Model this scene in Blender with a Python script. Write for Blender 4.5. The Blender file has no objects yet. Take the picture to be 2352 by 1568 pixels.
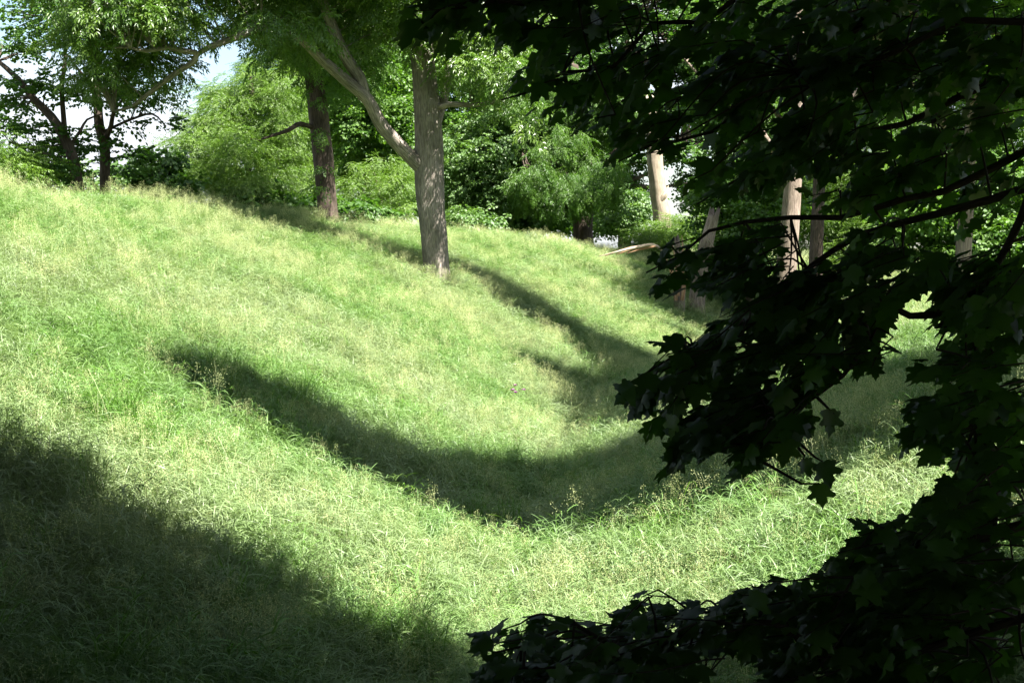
import bpy, bmesh, math, random
import numpy as np
from mathutils import Vector, Matrix, Euler, noise

random.seed(11)
rng = np.random.default_rng(11)
sc = bpy.context.scene
COL = sc.collection

# ------------------------------------------------------------------ camera
CAM = Vector((0.0, 0.0, 4.0))
PITCH = math.atan(0.14 * 0.48)
cam_d = bpy.data.cameras.new('camera')
cam_d.lens = 50.0
cam_d.sensor_width = 36.0
cam_d.clip_start = 0.1
cam_d.clip_end = 3000.0
cam = bpy.data.objects.new('camera', cam_d)
cam.location = CAM
cam.rotation_euler = (math.pi / 2 - PITCH, 0, 0)
COL.objects.link(cam)
sc.camera = cam
sc.render.resolution_x, sc.render.resolution_y = 1024, 682

# ------------------------------------------------------------------ light
SUN_EL = math.radians(58.0)
SH = Vector((0.80, -0.60, 0.0)).normalized()          # the sun stands behind the camera, to the right
SUN = Vector((SH.x * math.cos(SUN_EL), SH.y * math.cos(SUN_EL), math.sin(SUN_EL)))
sun_d = bpy.data.lights.new('sun', 'SUN')
sun_d.energy = 5.0
sun_d.angle = math.radians(0.53)
sun_d.color = (1.0, 0.955, 0.88)
sun = bpy.data.objects.new('sun', sun_d)
sun.rotation_euler = SUN.to_track_quat('Z', 'Y').to_euler()
sun.location = (0, 0, 60)
COL.objects.link(sun)

world = bpy.data.worlds.new('World')
sc.world = world
world.use_nodes = True
wn, wl = world.node_tree.nodes, world.node_tree.links
wn.clear()
wo = wn.new('ShaderNodeOutputWorld')
bg = wn.new('ShaderNodeBackground')
bg.inputs['Strength'].default_value = 0.05
sky = wn.new('ShaderNodeTexSky')
sky.sky_type = 'NISHITA'
sky.sun_disc = False
sky.sun_elevation = SUN_EL
sky.sun_rotation = math.atan2(SUN.x, SUN.y)
tc = wn.new('ShaderNodeTexCoord')
mp = wn.new('ShaderNodeMapping')
mp.inputs['Scale'].default_value = (1.0, 1.0, 2.6)
nz = wn.new('ShaderNodeTexNoise')
nz.inputs['Scale'].default_value = 3.2
nz.inputs['Detail'].default_value = 7.0
nz.inputs['Roughness'].default_value = 0.58
cr = wn.new('ShaderNodeValToRGB')
cr.color_ramp.elements[0].position = 0.44
cr.color_ramp.elements[1].position = 0.58
mx = wn.new('ShaderNodeMix')
mx.data_type = 'RGBA'
mx.inputs['B'].default_value = (4.9, 5.15, 5.5, 1)       # white fair-weather cloud
wl.new(tc.outputs['Generated'], mp.inputs['Vector'])
wl.new(mp.outputs['Vector'], nz.inputs['Vector'])
wl.new(nz.outputs['Fac'], cr.inputs['Fac'])
wl.new(cr.outputs['Color'], mx.inputs['Factor'])
wl.new(sky.outputs['Color'], mx.inputs['A'])
wl.new(mx.outputs['Result'], bg.inputs['Color'])
wl.new(bg.outputs['Background'], wo.inputs['Surface'])

vs = sc.view_settings
vs.view_transform = 'Standard'
vs.look = 'None'
vs.exposure = 2.33
vs.gamma = 1.0
cy = sc.cycles
cy.max_bounces = 6
cy.diffuse_bounces = 3
cy.transmission_bounces = 4
cy.glossy_bounces = 2
cy.transparent_max_bounces = 4
cy.caustics_reflective = False
cy.caustics_refractive = False
cy.use_denoising = True

# ------------------------------------------------------------------ helpers
FWD = Vector((0, math.cos(PITCH), -math.sin(PITCH)))
UPV = Vector((0, math.sin(PITCH), math.cos(PITCH)))
RGT = Vector((1, 0, 0))
W0, H0 = 2352.0, 1568.0


def ray(px, py):
    return (RGT * ((px / W0 - 0.5) * 0.72) + UPV * ((0.5 - py / H0) * 0.48) + FWD)


def P(px, py, d):
    r = ray(px, py)
    return CAM + r * (d / r.y)


def project(p):
    v = Vector(p) - CAM
    f = v.dot(FWD)
    if f < 0.05:
        return (1e6, 1e6, f)
    return ((v.dot(RGT) / f / 0.72 + 0.5) * W0, (0.5 - v.dot(UPV) / f / 0.48) * H0, f)


def mpp(d):                                            # metres per reference pixel at distance d
    return 0.72 * d / W0


def sstep(a, b, x):
    t = np.clip((x - a) / (b - a), 0.0, 1.0)
    return t * t * (3 - 2 * t)


def fbm(x, y, s, seed):
    return (np.sin(x * s + seed) * np.cos(y * s * 1.13 + seed * 1.7) + 0.5 * np.sin(x * s * 2.3 + y * s * 1.1 + seed * 2.1)
            + 0.35 * np.cos(y * s * 2.9 - x * s * 1.7 + seed * 0.6))


def xc(y):
    t = np.clip(y - 14.0, 0, 86.0)
    return 0.0042 * t * t + 0.72 * np.clip(y - 100.0, 0, None)


def terrain(x, y):
    x = np.asarray(x, float)
    y = np.asarray(y, float)
    o = x - xc(y)
    zc = np.interp(y, [0, 34, 50, 58, 72, 78, 90, 120], [5.2, 5.2, 4.75, 4.4, 4.25, 3.85, 2.8, 2.2])
    t = np.clip(-o, 0, None)
    s = np.clip(t / 14.0, 0, 1)
    zb = -0.6
    prof = 0.72 * s + 0.28 * np.sin(s * math.pi / 2)
    left = (zc - zb) * prof * (1 - 0.55 * sstep(15.0, 27.0, t))
    r = np.clip(o, 0, None)
    s2 = np.clip(r / 8.0, 0, 1)
    right = (2.2 - zb) * (0.6 * s2 + 0.4 * np.sin(s2 * math.pi / 2)) * (1 - 0.45 * sstep(60, 95, y))
    z = zb + left + right + 0.12 * np.exp(-(o / 0.9) ** 2)
    near = -0.6 + 3.0 * (1 - sstep(2.5, 8.5, y))
    z = np.maximum(z, near)
    z = z + 0.07 * fbm(x, y, 0.75, 1.0) + 0.05 * fbm(x, y, 1.9, 5.0) + 0.10 * fbm(x, y, 0.21, 4.0) * sstep(10, 20, y)
    far = sstep(130, 260, np.hypot(x, y))
    return z * (1 - far) + 1.5 * far


def T(x, y):
    return float(terrain(x, y))


def hit(px, py, d0=9.0, d1=140.0, up=0.0):
    r = ray(px, py)
    d = d0
    while d < d1:
        p = CAM + r * (d / r.y)
        if p.z < T(p.x, p.y) + up:
            return p
        d += 0.1
    p = CAM + r * (d1 / r.y)
    p.z = T(p.x, p.y)
    return p


def link(name, me, mat=None, parent=None):
    o = bpy.data.objects.new(name, me)
    COL.objects.link(o)
    if mat is not None and me is not None and not me.materials:
        me.materials.append(mat)
    if parent is not None:
        o.parent = parent
        o.matrix_parent_inverse = Matrix.Translation(parent.location).inverted()
    return o


def thing(name, label, cat, loc=(0, 0, 0), group=None):
    o = bpy.data.objects.new(name, None)
    o.empty_display_size = 0.3
    o.location = loc
    COL.objects.link(o)
    o['label'] = label
    o['category'] = cat
    if group:
        o['group'] = group
    return o


def mesh_np(name, verts, faces, uvs=None, smooth=True):
    me = bpy.data.meshes.new(name)
    me.from_pydata([tuple(v) for v in verts], [], [tuple(int(i) for i in f) for f in faces])
    if uvs is not None:
        uv = me.uv_layers.new(name='UVMap')
        uv.data.foreach_set('uv', np.asarray(uvs, np.float32).ravel())
    if smooth:
        me.polygons.foreach_set('use_smooth', [True] * len(me.polygons))
    me.update()
    return me


def catmull(pts, rad, step):
    pts = [Vector(p) for p in pts]
    out, outr = [], []
    n = len(pts)
    for i in range(n - 1):
        p0 = pts[max(i - 1, 0)]
        p1, p2 = pts[i], pts[i + 1]
        p3 = pts[min(i + 2, n - 1)]
        k = max(1, int((p2 - p1).length / step))
        for j in range(k):
            t = j / k
            q = 0.5 * ((2 * p1) + (p2 - p0) * t + (2 * p0 - 5 * p1 + 4 * p2 - p3) * t * t + (3 * p1 - p0 - 3 * p2 + p3) * t ** 3)
            out.append(q)
            outr.append(rad[i] * (1 - t) + rad[i + 1] * t)
    out.append(pts[-1])
    outr.append(rad[-1])
    return out, outr


class Geo:
    """collects vertices, faces and per-corner uvs of one part"""

    def __init__(self):
        self.v, self.f, self.uv = [], [], []

    def tube(self, pts, rad, seg=8, step=0.25, rough=0.0, cap=True, seed=0.0, jag=0.0):
        pts, rad = catmull(pts, rad, step)
        n = len(pts)
        base = len(self.v)
        ref = Vector((1, 0, 0)) if abs((pts[-1] - pts[0]).normalized().x) < 0.8 else Vector((0, 1, 0))
        L = 0.0
        lens = []
        for i, p in enumerate(pts):
            if i:
                L += (p - pts[i - 1]).length
            lens.append(L)
            tg = (pts[min(i + 1, n - 1)] - pts[max(i - 1, 0)]).normalized()
            a = (ref - tg * ref.dot(tg)).normalized()
            b = tg.cross(a)
            for k in range(seg):
                th = 2 * math.pi * k / seg
                r = rad[i]
                if rough:
                    r *= 1 + rough * (0.55 * math.sin(th * 5 + 1.3 * math.sin(L * 0.9 + seed) + seed)
                                      + 0.6 * noise.noise(Vector((math.cos(th) * 3.2, math.sin(th) * 3.2, L * 1.1 + seed * 9))) * 1.3)
                q = p + (a * math.cos(th) + b * math.sin(th)) * r
                if jag and i == n - 1:
                    q = q + tg * (jag * (random.random() - 0.2))
                self.v.append(tuple(q))
        for i in range(n - 1):
            cir = 2 * math.pi * max(rad[0], 0.01)
            for k in range(seg):
                k2 = (k + 1) % seg
                self.f.append((base + i * seg + k, base + i * seg + k2, base + (i + 1) * seg + k2, base + (i + 1) * seg + k))
                u0, u1 = cir * k / seg, cir * (k + 1) / seg
                self.uv += [(u0, lens[i]), (u1, lens[i]), (u1, lens[i + 1]), (u0, lens[i + 1])]
        if cap:
            c = len(self.v)
            self.v.append(tuple(pts[-1] + (pts[-1] - pts[-2]).normalized() * rad[-1] * (0.4 if not jag else -0.3)))
            for k in range(seg):
                k2 = (k + 1) % seg
                self.f.append((base + (n - 1) * seg + k, base + (n - 1) * seg + k2, c))
                self.uv += [(0, L), (0.1, L), (0.05, L + 0.1)]
        return pts

    def build(self, name, mat, parent=None):
        return link(name, mesh_np(name, self.v, self.f, self.uv), mat, parent)


# ------------------------------------------------------------------ materials
def mat_new(name):
    m = bpy.data.materials.new(name)
    m.use_nodes = True
    nt = m.node_tree
    nt.nodes.clear()
    out = nt.nodes.new('ShaderNodeOutputMaterial')
    return m, nt.nodes, nt.links, out


def leaf_mat(name, c0, c1, trans=0.45, tcol=None, gloss=0.06, rough=0.45, patch=None, patch_scale=0.16):
    """leaf: diffuse + translucent + a little gloss; the hue varies from leaf spray to leaf spray"""
    m, N, L, out = mat_new(name)
    oi = N.new('ShaderNodeObjectInfo')
    mix = N.new('ShaderNodeMix')
    mix.data_type = 'RGBA'
    mix.inputs['A'].default_value = (*c0, 1)
    mix.inputs['B'].default_value = (*c1, 1)
    L.new(oi.outputs['Random'], mix.inputs['Factor'])
    colr = mix.outputs['Result']
    if patch:
        ge = N.new('ShaderNodeNewGeometry')
        nz = N.new('ShaderNodeTexNoise')
        nz.inputs['Scale'].default_value = patch_scale
        nz.inputs['Detail'].default_value = 3.0
        L.new(ge.outputs['Position'], nz.inputs['Vector'])
        rp = N.new('ShaderNodeValToRGB')
        rp.color_ramp.elements[0].position = 0.42
        rp.color_ramp.elements[1].position = 0.62
        L.new(nz.outputs['Fac'], rp.inputs['Fac'])
        m2 = N.new('ShaderNodeMix')
        m2.data_type = 'RGBA'
        L.new(rp.outputs['Color'], m2.inputs['Factor'])
        L.new(colr, m2.inputs['A'])
        m2.inputs['B'].default_value = (*patch, 1)
        colr = m2.outputs['Result']
    df = N.new('ShaderNodeBsdfDiffuse')
    L.new(colr, df.inputs['Color'])
    tr = N.new('ShaderNodeBsdfTranslucent')
    tm = N.new('ShaderNodeMix')
    tm.data_type = 'RGBA'
    tm.blend_type = 'MULTIPLY'
    tm.inputs['Factor'].default_value = 1.0
    L.new(colr, tm.inputs['A'])
    tm.inputs['B'].default_value = (*(tcol or (1.15, 1.25, 0.55)), 1)
    L.new(tm.outputs['Result'], tr.inputs['Color'])
    ms = N.new('ShaderNodeMixShader')
    ms.inputs['Fac'].default_value = trans
    L.new(df.outputs['BSDF'], ms.inputs[1])
    L.new(tr.outputs['BSDF'], ms.inputs[2])
    gl = N.new('ShaderNodeBsdfGlossy')
    gl.inputs['Roughness'].default_value = rough
    gl.inputs['Color'].default_value = (1, 1, 1, 1)
    mg = N.new('ShaderNodeMixShader')
    mg.inputs['Fac'].default_value = gloss
    L.new(ms.outputs['Shader'], mg.inputs[1])
    L.new(gl.outputs['BSDF'], mg.inputs[2])
    L.new(mg.outputs['Shader'], out.inputs['Surface'])
    return m


def bark_mat(name, c0, c1, scale=9.0, stretch=0.16, bump=0.6):
    m, N, L, out = mat_new(name)
    tc = N.new('ShaderNodeTexCoord')
    mp = N.new('ShaderNodeMapping')
    mp.inputs['Scale'].default_value = (scale, scale * stretch, scale)
    L.new(tc.outputs['UV'], mp.inputs['Vector'])
    n1 = N.new('ShaderNodeTexNoise')
    n1.inputs['Scale'].default_value = 1.6
    n1.inputs['Detail'].default_value = 6.0
    n1.inputs['Roughness'].default_value = 0.62
    n1.inputs['Distortion'].default_value = 0.7
    L.new(mp.outputs['Vector'], n1.inputs['Vector'])
    n2 = N.new('ShaderNodeTexNoise')
    n2.inputs['Scale'].default_value = 1.3
    n2.inputs['Detail'].default_value = 4.0
    L.new(tc.outputs['Object'], n2.inputs['Vector'])
    rp = N.new('ShaderNodeValToRGB')
    rp.color_ramp.elements[0].position = 0.36
    rp.color_ramp.elements[1].position = 0.62
    rp.color_ramp.elements[0].color = (*c0, 1)
    rp.color_ramp.elements[1].color = (*c1, 1)
    L.new(n1.outputs['Fac'], rp.inputs['Fac'])
    hv = N.new('ShaderNodeMix')
    hv.data_type = 'RGBA'
    hv.blend_type = 'MULTIPLY'
    hv.inputs['Factor'].default_value = 0.8
    r2 = N.new('ShaderNodeValToRGB')
    r2.color_ramp.elements[0].position = 0.35
    r2.color_ramp.elements[1].position = 0.65
    r2.color_ramp.elements[0].color = (0.52, 0.54, 0.46, 1)
    r2.color_ramp.elements[1].color = (1.0, 0.98, 0.96, 1)
    L.new(n2.outputs['Fac'], r2.inputs['Fac'])
    L.new(rp.outputs['Color'], hv.inputs['A'])
    L.new(r2.outputs['Color'], hv.inputs['B'])
    bs = N.new('ShaderNodeBsdfPrincipled')
    bs.inputs['Roughness'].default_value = 0.9
    bs.inputs['Specular IOR Level'].default_value = 0.15
    L.new(hv.outputs['Result'], bs.inputs['Base Color'])
    bp = N.new('ShaderNodeBump')
    bp.inputs['Strength'].default_value = bump
    bp.inputs['Distance'].default_value = 0.05
    L.new(n1.outputs['Fac'], bp.inputs['Height'])
    L.new(bp.outputs['Normal'], bs.inputs['Normal'])
    L.new(bs.outputs['BSDF'], out.inputs['Surface'])
    return m


def ground_mat():
    m, N, L, out = mat_new('turf_soil')
    ge = N.new('ShaderNodeNewGeometry')
    n1 = N.new('ShaderNodeTexNoise')
    n1.inputs['Scale'].default_value = 3.0
    n1.inputs['Detail'].default_value = 8.0
    L.new(ge.outputs['Position'], n1.inputs['Vector'])
    rp = N.new('ShaderNodeValToRGB')
    rp.color_ramp.elements[0].color = (0.045, 0.060, 0.022, 1)
    rp.color_ramp.elements[1].color = (0.11, 0.13, 0.05, 1)
    L.new(n1.outputs['Fac'], rp.inputs['Fac'])
    bs = N.new('ShaderNodeBsdfPrincipled')
    bs.inputs['Roughness'].default_value = 0.95
    bs.inputs['Specular IOR Level'].default_value = 0.1
    L.new(rp.outputs['Color'], bs.inputs['Base Color'])
    bp = N.new('ShaderNodeBump')
    bp.inputs['Distance'].default_value = 0.05
    L.new(n1.outputs['Fac'], bp.inputs['Height'])
    L.new(bp.outputs['Normal'], bs.inputs['Normal'])
    L.new(bs.outputs['BSDF'], out.inputs['Surface'])
    return m


M = {}
M['ground'] = ground_mat()
M['grass'] = leaf_mat('meadow_grass', (0.088, 0.190, 0.041), (0.174, 0.276, 0.080), trans=0.36, tcol=(1.08, 1.14, 0.70), gloss=0.04, rough=0.5,
                      patch=(0.205, 0.275, 0.120), patch_scale=0.22)
M['tuft'] = leaf_mat('lush_grass', (0.09, 0.20, 0.03), (0.14, 0.27, 0.05), trans=0.4, gloss=0.03, rough=0.5)
M['seed'] = leaf_mat('seed_heads', (0.37, 0.44, 0.19), (0.52, 0.55, 0.27), trans=0.35, tcol=(1.1, 1.05, 0.8), gloss=0.02)
M['ash'] = leaf_mat('ash_leaf', (0.068, 0.150, 0.014), (0.140, 0.235, 0.026), trans=0.48, gloss=0.05, rough=0.42)
M['locust'] = leaf_mat('locust_leaf', (0.085, 0.175, 0.014), (0.155, 0.26, 0.028), trans=0.5, gloss=0.035, rough=0.5)
M['dark'] = leaf_mat('dark_broadleaf', (0.040, 0.104, 0.014), (0.076, 0.160, 0.024), trans=0.45, gloss=0.03, rough=0.5)
M['grey'] = leaf_mat('grey_green_leaf', (0.075, 0.155, 0.036), (0.125, 0.215, 0.055), trans=0.45, gloss=0.035, rough=0.5)
M['mid'] = leaf_mat('mid_green_leaf', (0.058, 0.140, 0.015), (0.105, 0.200, 0.026), trans=0.5, gloss=0.03, rough=0.5)
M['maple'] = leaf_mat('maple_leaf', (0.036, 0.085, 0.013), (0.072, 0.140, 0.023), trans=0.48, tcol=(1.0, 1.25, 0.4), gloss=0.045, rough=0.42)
M['bark'] = bark_mat('grey_ash_bark', (0.155, 0.132, 0.116), (0.40, 0.35, 0.312), 15.0, 0.13, 1.0)
M['bark_dark'] = bark_mat('dark_bark', (0.055, 0.042, 0.035), (0.15, 0.115, 0.095), 14.0, 0.12, 0.9)
M['bark_pale'] = bark_mat('bare_dead_wood', (0.28, 0.225, 0.17), (0.44, 0.37, 0.29), 10.0, 0.06, 0.4)
M['bark_right'] = bark_mat('furrowed_pale_bark', (0.14, 0.105, 0.088), (0.38, 0.305, 0.255), 16.0, 0.08, 0.8)
M['bark_maple'] = bark_mat('maple_twig_bark', (0.035, 0.028, 0.022), (0.08, 0.065, 0.05), 30.0, 0.3, 0.3)
M['splinter'] = bark_mat('split_heartwood', (0.30, 0.15, 0.085), (0.48, 0.32, 0.20), 12.0, 0.06, 0.5)

# ------------------------------------------------------------------ ground
def axis(a, b, fine0, fine1, fstep, cstep):
    v = list(np.arange(fine0, fine1 + 1e-6, fstep))
    s, x = cstep, fine0
    lo = []
    while x > a:
        x -= s
        s *= 1.35
        lo.append(max(x, a))
    s, x = cstep, v[-1]
    hi = []
    while x < b:
        x += s
        s *= 1.35
        hi.append(min(x, b))
    return np.array(lo[::-1] + v + hi)


gx = axis(-900, 900, -45, 55, 0.6, 1.0)
gy = axis(-300, 1500, -6, 125, 0.6, 1.0)
GX, GY = np.meshgrid(gx, gy)
GZ = terrain(GX, GY)
gv = np.stack([GX.ravel(), GY.ravel(), GZ.ravel()], 1)
nx, ny = len(gx), len(gy)
ii, jj = np.meshgrid(np.arange(nx - 1), np.arange(ny - 1))
a0 = (jj * nx + ii).ravel()
gf = np.stack([a0, a0 + 1, a0 + nx + 1, a0 + nx], 1)
ground = link('ground', mesh_np('ground', gv, gf), M['ground'])
ground['kind'] = 'structure'

# ------------------------------------------------------------------ instanced foliage (geometry nodes)
SRC = bpy.data.collections.new('foliage_sources')          # never linked to the scene: only leaf-spray shapes to scatter


def source(name, verts, faces, mat):
    me = mesh_np(name, verts, faces, smooth=False)
    me.materials.append(mat)
    o = bpy.data.objects.new(name, me)
    SRC.objects.link(o)
    return o


TREES_NG = {}


def scatter_group(key, srcs):
    if key in TREES_NG:
        return TREES_NG[key]
    ng = bpy.data.node_groups.new('scatter_' + key, 'GeometryNodeTree')
    ng.interface.new_socket('Geometry', in_out='INPUT', socket_type='NodeSocketGeometry')
    ng.interface.new_socket('Geometry', in_out='OUTPUT', socket_type='NodeSocketGeometry')
    N, L = ng.nodes, ng.links
    gi, go = N.new('NodeGroupInput'), N.new('NodeGroupOutput')
    jn = N.new('GeometryNodeJoinGeometry')
    for s in srcs:
        oi = N.new('GeometryNodeObjectInfo')
        oi.inputs['Object'].default_value = s
        oi.inputs['As Instance'].default_value = False
        g2 = N.new('GeometryNodeGeometryToInstance')
        L.new(oi.outputs['Geometry'], g2.inputs[0])
        L.new(g2.outputs[0], jn.inputs[0])
    ip = N.new('GeometryNodeInstanceOnPoints')
    ip.inputs['Pick Instance'].default_value = True
    L.new(gi.outputs[0], ip.inputs['Points'])
    L.new(jn.outputs[0], ip.inputs['Instance'])

    def attr(nm, typ):
        a = N.new('GeometryNodeInputNamedAttribute')
        a.data_type = typ
        a.inputs['Name'].default_value = nm
        return [s for s in a.outputs if s.enabled and s.name == 'Attribute'][0]
    L.new(attr('pick', 'INT'), ip.inputs['Instance Index'])
    e2r = N.new('FunctionNodeEulerToRotation')
    L.new(attr('turn', 'FLOAT_VECTOR'), e2r.inputs[0])
    L.new(e2r.outputs[0], ip.inputs['Rotation'])
    L.new(attr('size', 'FLOAT_VECTOR'), ip.inputs['Scale'])
    L.new(ip.outputs[0], go.inputs[0])
    TREES_NG[key] = ng
    return ng


def scatter(name, key, srcs, pos, turn, size, parent=None):
    """one foliage part: a cloud of points, each carrying one leaf spray"""
    pos = np.asarray(pos, np.float32)
    n = len(pos)
    me = bpy.data.meshes.new(name)
    me.vertices.add(n)
    me.vertices.foreach_set('co', pos.ravel())
    a = me.attributes.new('turn', 'FLOAT_VECTOR', 'POINT')
    a.data.foreach_set('vector', np.asarray(turn, np.float32).ravel())
    size = np.asarray(size, np.float32)
    if size.ndim == 1:
        size = np.repeat(size[:, None], 3, 1)
    a = me.attributes.new('size', 'FLOAT_VECTOR', 'POINT')
    a.data.foreach_set('vector', size.ravel())
    a = me.attributes.new('pick', 'INT', 'POINT')
    a.data.foreach_set('value', rng.integers(0, len(srcs), n).astype(np.int32))
    me.update()
    o = link(name, me, None, parent)
    me.materials.append(srcs[0].data.materials[0])
    md = o.modifiers.new('scatter', 'NODES')
    md.node_group = scatter_group(key, srcs)
    o['kind'] = 'stuff'
    return o


def quad_leaf(V, F, base, axis_, nrm, length, width, fold=0.25):
    axis_ = axis_.normalized()
    side = axis_.cross(nrm)
    if side.length < 1e-4:
        side = axis_.orthogonal()
    side.normalize()
    up = side.cross(axis_).normalized()
    i = len(V)
    V.append(tuple(base))
    V.append(tuple(base + axis_ * length * 0.42 + side * width * 0.5 + up * width * fold))
    V.append(tuple(base + axis_ * length - up * length * 0.12))
    V.append(tuple(base + axis_ * length * 0.42 - side * width * 0.5 + up * width * fold))
    F.append((i, i + 1, i + 2))
    F.append((i, i + 2, i + 3))


def rv(s=1.0):
    return Vector((random.gauss(0, s), random.gauss(0, s), random.gauss(0, s)))


def spray_pinnate(seed, nleaf=7, npair=4, rachis=0.26, ll=0.095, lw=0.032, droop=0.55, twig=0.5):
    random.seed(seed)
    V, F = [], []
    for k in range(nleaf):
        t = (k + 0.6) / nleaf
        b = Vector((twig * t, 0, -0.12 * t * t + random.gauss(0, 0.02)))
        az = (1 if k % 2 else -1) * random.uniform(0.4, 1.3) * (1.15 - t)
        d = Vector((math.cos(az), math.sin(az), random.uniform(-0.35, 0.35))).normalized()
        p = b.copy()
        n = npair + random.randint(-1, 1)
        Ls = rachis * random.uniform(0.8, 1.2)
        for j in range(n):
            d = (d + Vector((0, 0, -droop / n))).normalized()
            p = p + d * (Ls / n)
            side = d.cross(Vector((0, 0, 1))).normalized()
            for s in (-1, 1):
                ax = d * 0.65 + side * s * 0.85 + Vector((0, 0, -0.28)) + rv(0.16)
                quad_leaf(V, F, p, ax, Vector((0, 0, 1)) + rv(0.35), ll * random.uniform(0.8, 1.2), lw * random.uniform(0.8, 1.25))
        quad_leaf(V, F, p, d + Vector((0, 0, -0.25)), Vector((0, 0, 1)) + rv(0.3), ll * 1.15, lw)
    return V, F


def spray_broad(seed, nleaf=16, ll=0.13, twig=0.5):
    random.seed(seed)
    V, F = [], []
    for k in range(nleaf):
        t = (k + 0.5) / nleaf
        az = (1 if k % 2 else -1) * random.uniform(0.3, 1.5)
        d = Vector((math.cos(az), math.sin(az), random.uniform(-0.3, 0.35)))
        b = Vector((twig * t, 0, -0.1 * t * t)) + d * random.uniform(0.03, 0.12)
        ax = d + Vector((0.2, 0, -0.45)) + rv(0.25)
        L = ll * random.uniform(0.7, 1.25)
        axis_ = ax.normalized()
        nrm = Vector((0, 0, 1)) + rv(0.45)
        side = axis_.cross(nrm).normalized()
        up = side.cross(axis_).normalized()
        i = len(V)
        pr = [(0, 0, 0), (0.30, 0.36, 0.06), (0.62, 0.40, 0.02), (1.0, 0.0, -0.12), (0.62, -0.40, 0.02), (0.30, -0.36, 0.06)]
        for (x, y, z) in pr:
            V.append(tuple(b + axis_ * (L * x) + side * (L * y) + up * (L * z)))
        F += [(i, i + 1, i + 2), (i, i + 2, i + 3), (i, i + 3, i + 4), (i, i + 4, i + 5)]
    return V, F


SPECIES = {}


def species(key, mat, maker, **kw):
    SPECIES[key] = [source('spray_' + key, *maker(100 + 7 * i + len(SPECIES) * 31, **kw), mat) for i in range(3)]


species('ash', M['ash'], spray_pinnate)
species('locust', M['locust'], spray_pinnate, nleaf=8, npair=6, rachis=0.30, ll=0.055, lw=0.024, droop=0.5)
species('dark', M['dark'], spray_broad)
species('grey', M['grey'], spray_broad, ll=0.11)
species('mid', M['mid'], spray_broad, nleaf=18, ll=0.12)
species('walnut', M['mid'], spray_pinnate, ll=0.085, lw=0.03, droop=0.8)
species('maple', M['maple'], spray_broad, nleaf=18, ll=0.16, twig=0.6)
random.seed(5)


def clump_points(clumps, per=42, flat=0.7, out_bias=1.0, droop=0.2, smin=1.15, smax=1.9):
    """leaf sprays over the clumps: rows of (centre, radius)"""
    pos, turn, size = [], [], []
    for c, r in clumps:
        n = max(4, int(per * (r / 1.1) ** 2))
        d = rng.normal(size=(n, 3))
        d /= np.linalg.norm(d, axis=1)[:, None]
        d[:, 2] = np.where(d[:, 2] < -0.35, -d[:, 2] * 0.6, d[:, 2])
        rad = r * rng.uniform(0.25, 1.0, n) ** 0.6
        p = np.array(c)[None, :] + d * rad[:, None] * np.array([1, 1, flat])[None, :]
        yaw = np.arctan2(d[:, 1], d[:, 0]) + rng.normal(0, 0.5, n)
        pit = -np.arcsin(np.clip(d[:, 2] * 0.55 - droop, -1, 1)) + rng.normal(0, 0.22, n)
        rol = rng.normal(0, 0.35, n)
        pos.append(p)
        turn.append(np.stack([rol, pit, yaw], 1))
        size.append(rng.uniform(smin, smax, n))
    return np.concatenate(pos), np.concatenate(turn), np.concatenate(size)


def ell_clumps(ell, cr=1.1, fill=1.0):
    """clump centres spread through the outer part of an ellipsoid (centre, rx, ry, rz)"""
    c, rx, ry, rz = ell
    area = 4 * math.pi * ((rx * ry) ** 1.6 / 3 + (rx * rz) ** 1.6 / 3 + (ry * rz) ** 1.6 / 3) ** (1 / 1.6)
    n = max(2, int(fill * area / (cr * cr * 2.0)))
    out = []
    for _ in range(n):
        d = Vector((random.gauss(0, 1), random.gauss(0, 1), random.gauss(0, 1))).normalized()
        k = random.uniform(0.35, 1.0) ** 0.5
        p = Vector((c[0] + d.x * rx * k, c[1] + d.y * ry * k, c[2] + d.z * rz * k))
        out.append((p, cr * random.uniform(0.65, 1.25)))
    return out


def px_ell(px, py, d, rxp, ryp, dep=None):
    m = mpp(d)
    c = P(px, py, d)
    return (c, rxp * m, (dep if dep is not None else max(rxp, ryp) * m * 0.8), ryp * m)


def tree(name, label, sp, skel, ells, bark, cr=1.1, per=42, fill=1.0, flat=0.7, droop=0.2, twigs=0.5, seg=14, rough=0.06,
         group=None, cat='tree', smin=1.15, smax=1.9, extra=None, base=None, foliage='crown'):
    """skel: rows of (part name, [points], [radii]); the first is the trunk"""
    base = Vector(base) if base is not None else Vector(skel[0][1][0])
    t = thing(name, label, cat, base, group)
    nodes = []
    for k, (pn, pts, rad) in enumerate(skel):
        g = Geo()
        q = g.tube(pts, rad, seg=seg if k == 0 else max(7, seg - 4), step=0.3 if k == 0 else 0.25, rough=rough, seed=k * 1.7 + len(label))
        g.build(pn, bark, t)
        nodes += q
    clumps = list(extra or [])
    for e in ells:
        clumps += ell_clumps(e, cr, fill)
    if clumps:
        pos, turn, size = clump_points(clumps, per * 0.62, flat, droop=droop, smin=smin, smax=smax)
        scatter(foliage, sp, SPECIES[sp], pos, turn, size, t)
        g = Geo()
        cnt = 0
        for c, r in clumps:
            if random.random() > twigs:
                continue
            cn = Vector(c)
            nb = min(nodes, key=lambda q: (q - cn).length + max(0, q.z - cn.z) * 0.7)
            dist = (nb - cn).length
            if dist > 9 or dist < 0.2:
                continue
            mid = (nb + cn) / 2 + Vector((random.gauss(0, 0.08), random.gauss(0, 0.08), random.uniform(-0.12, 0.16))) * dist
            r0 = 0.012 + 0.011 * dist
            q = g.tube([nb, mid, cn], [r0, r0 * 0.7, r0 * 0.25], seg=5, step=0.5, cap=False)
            cnt += 1
        if cnt:
            o = g.build('branches', bark, t)
            o['kind'] = 'stuff'
    return t


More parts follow.
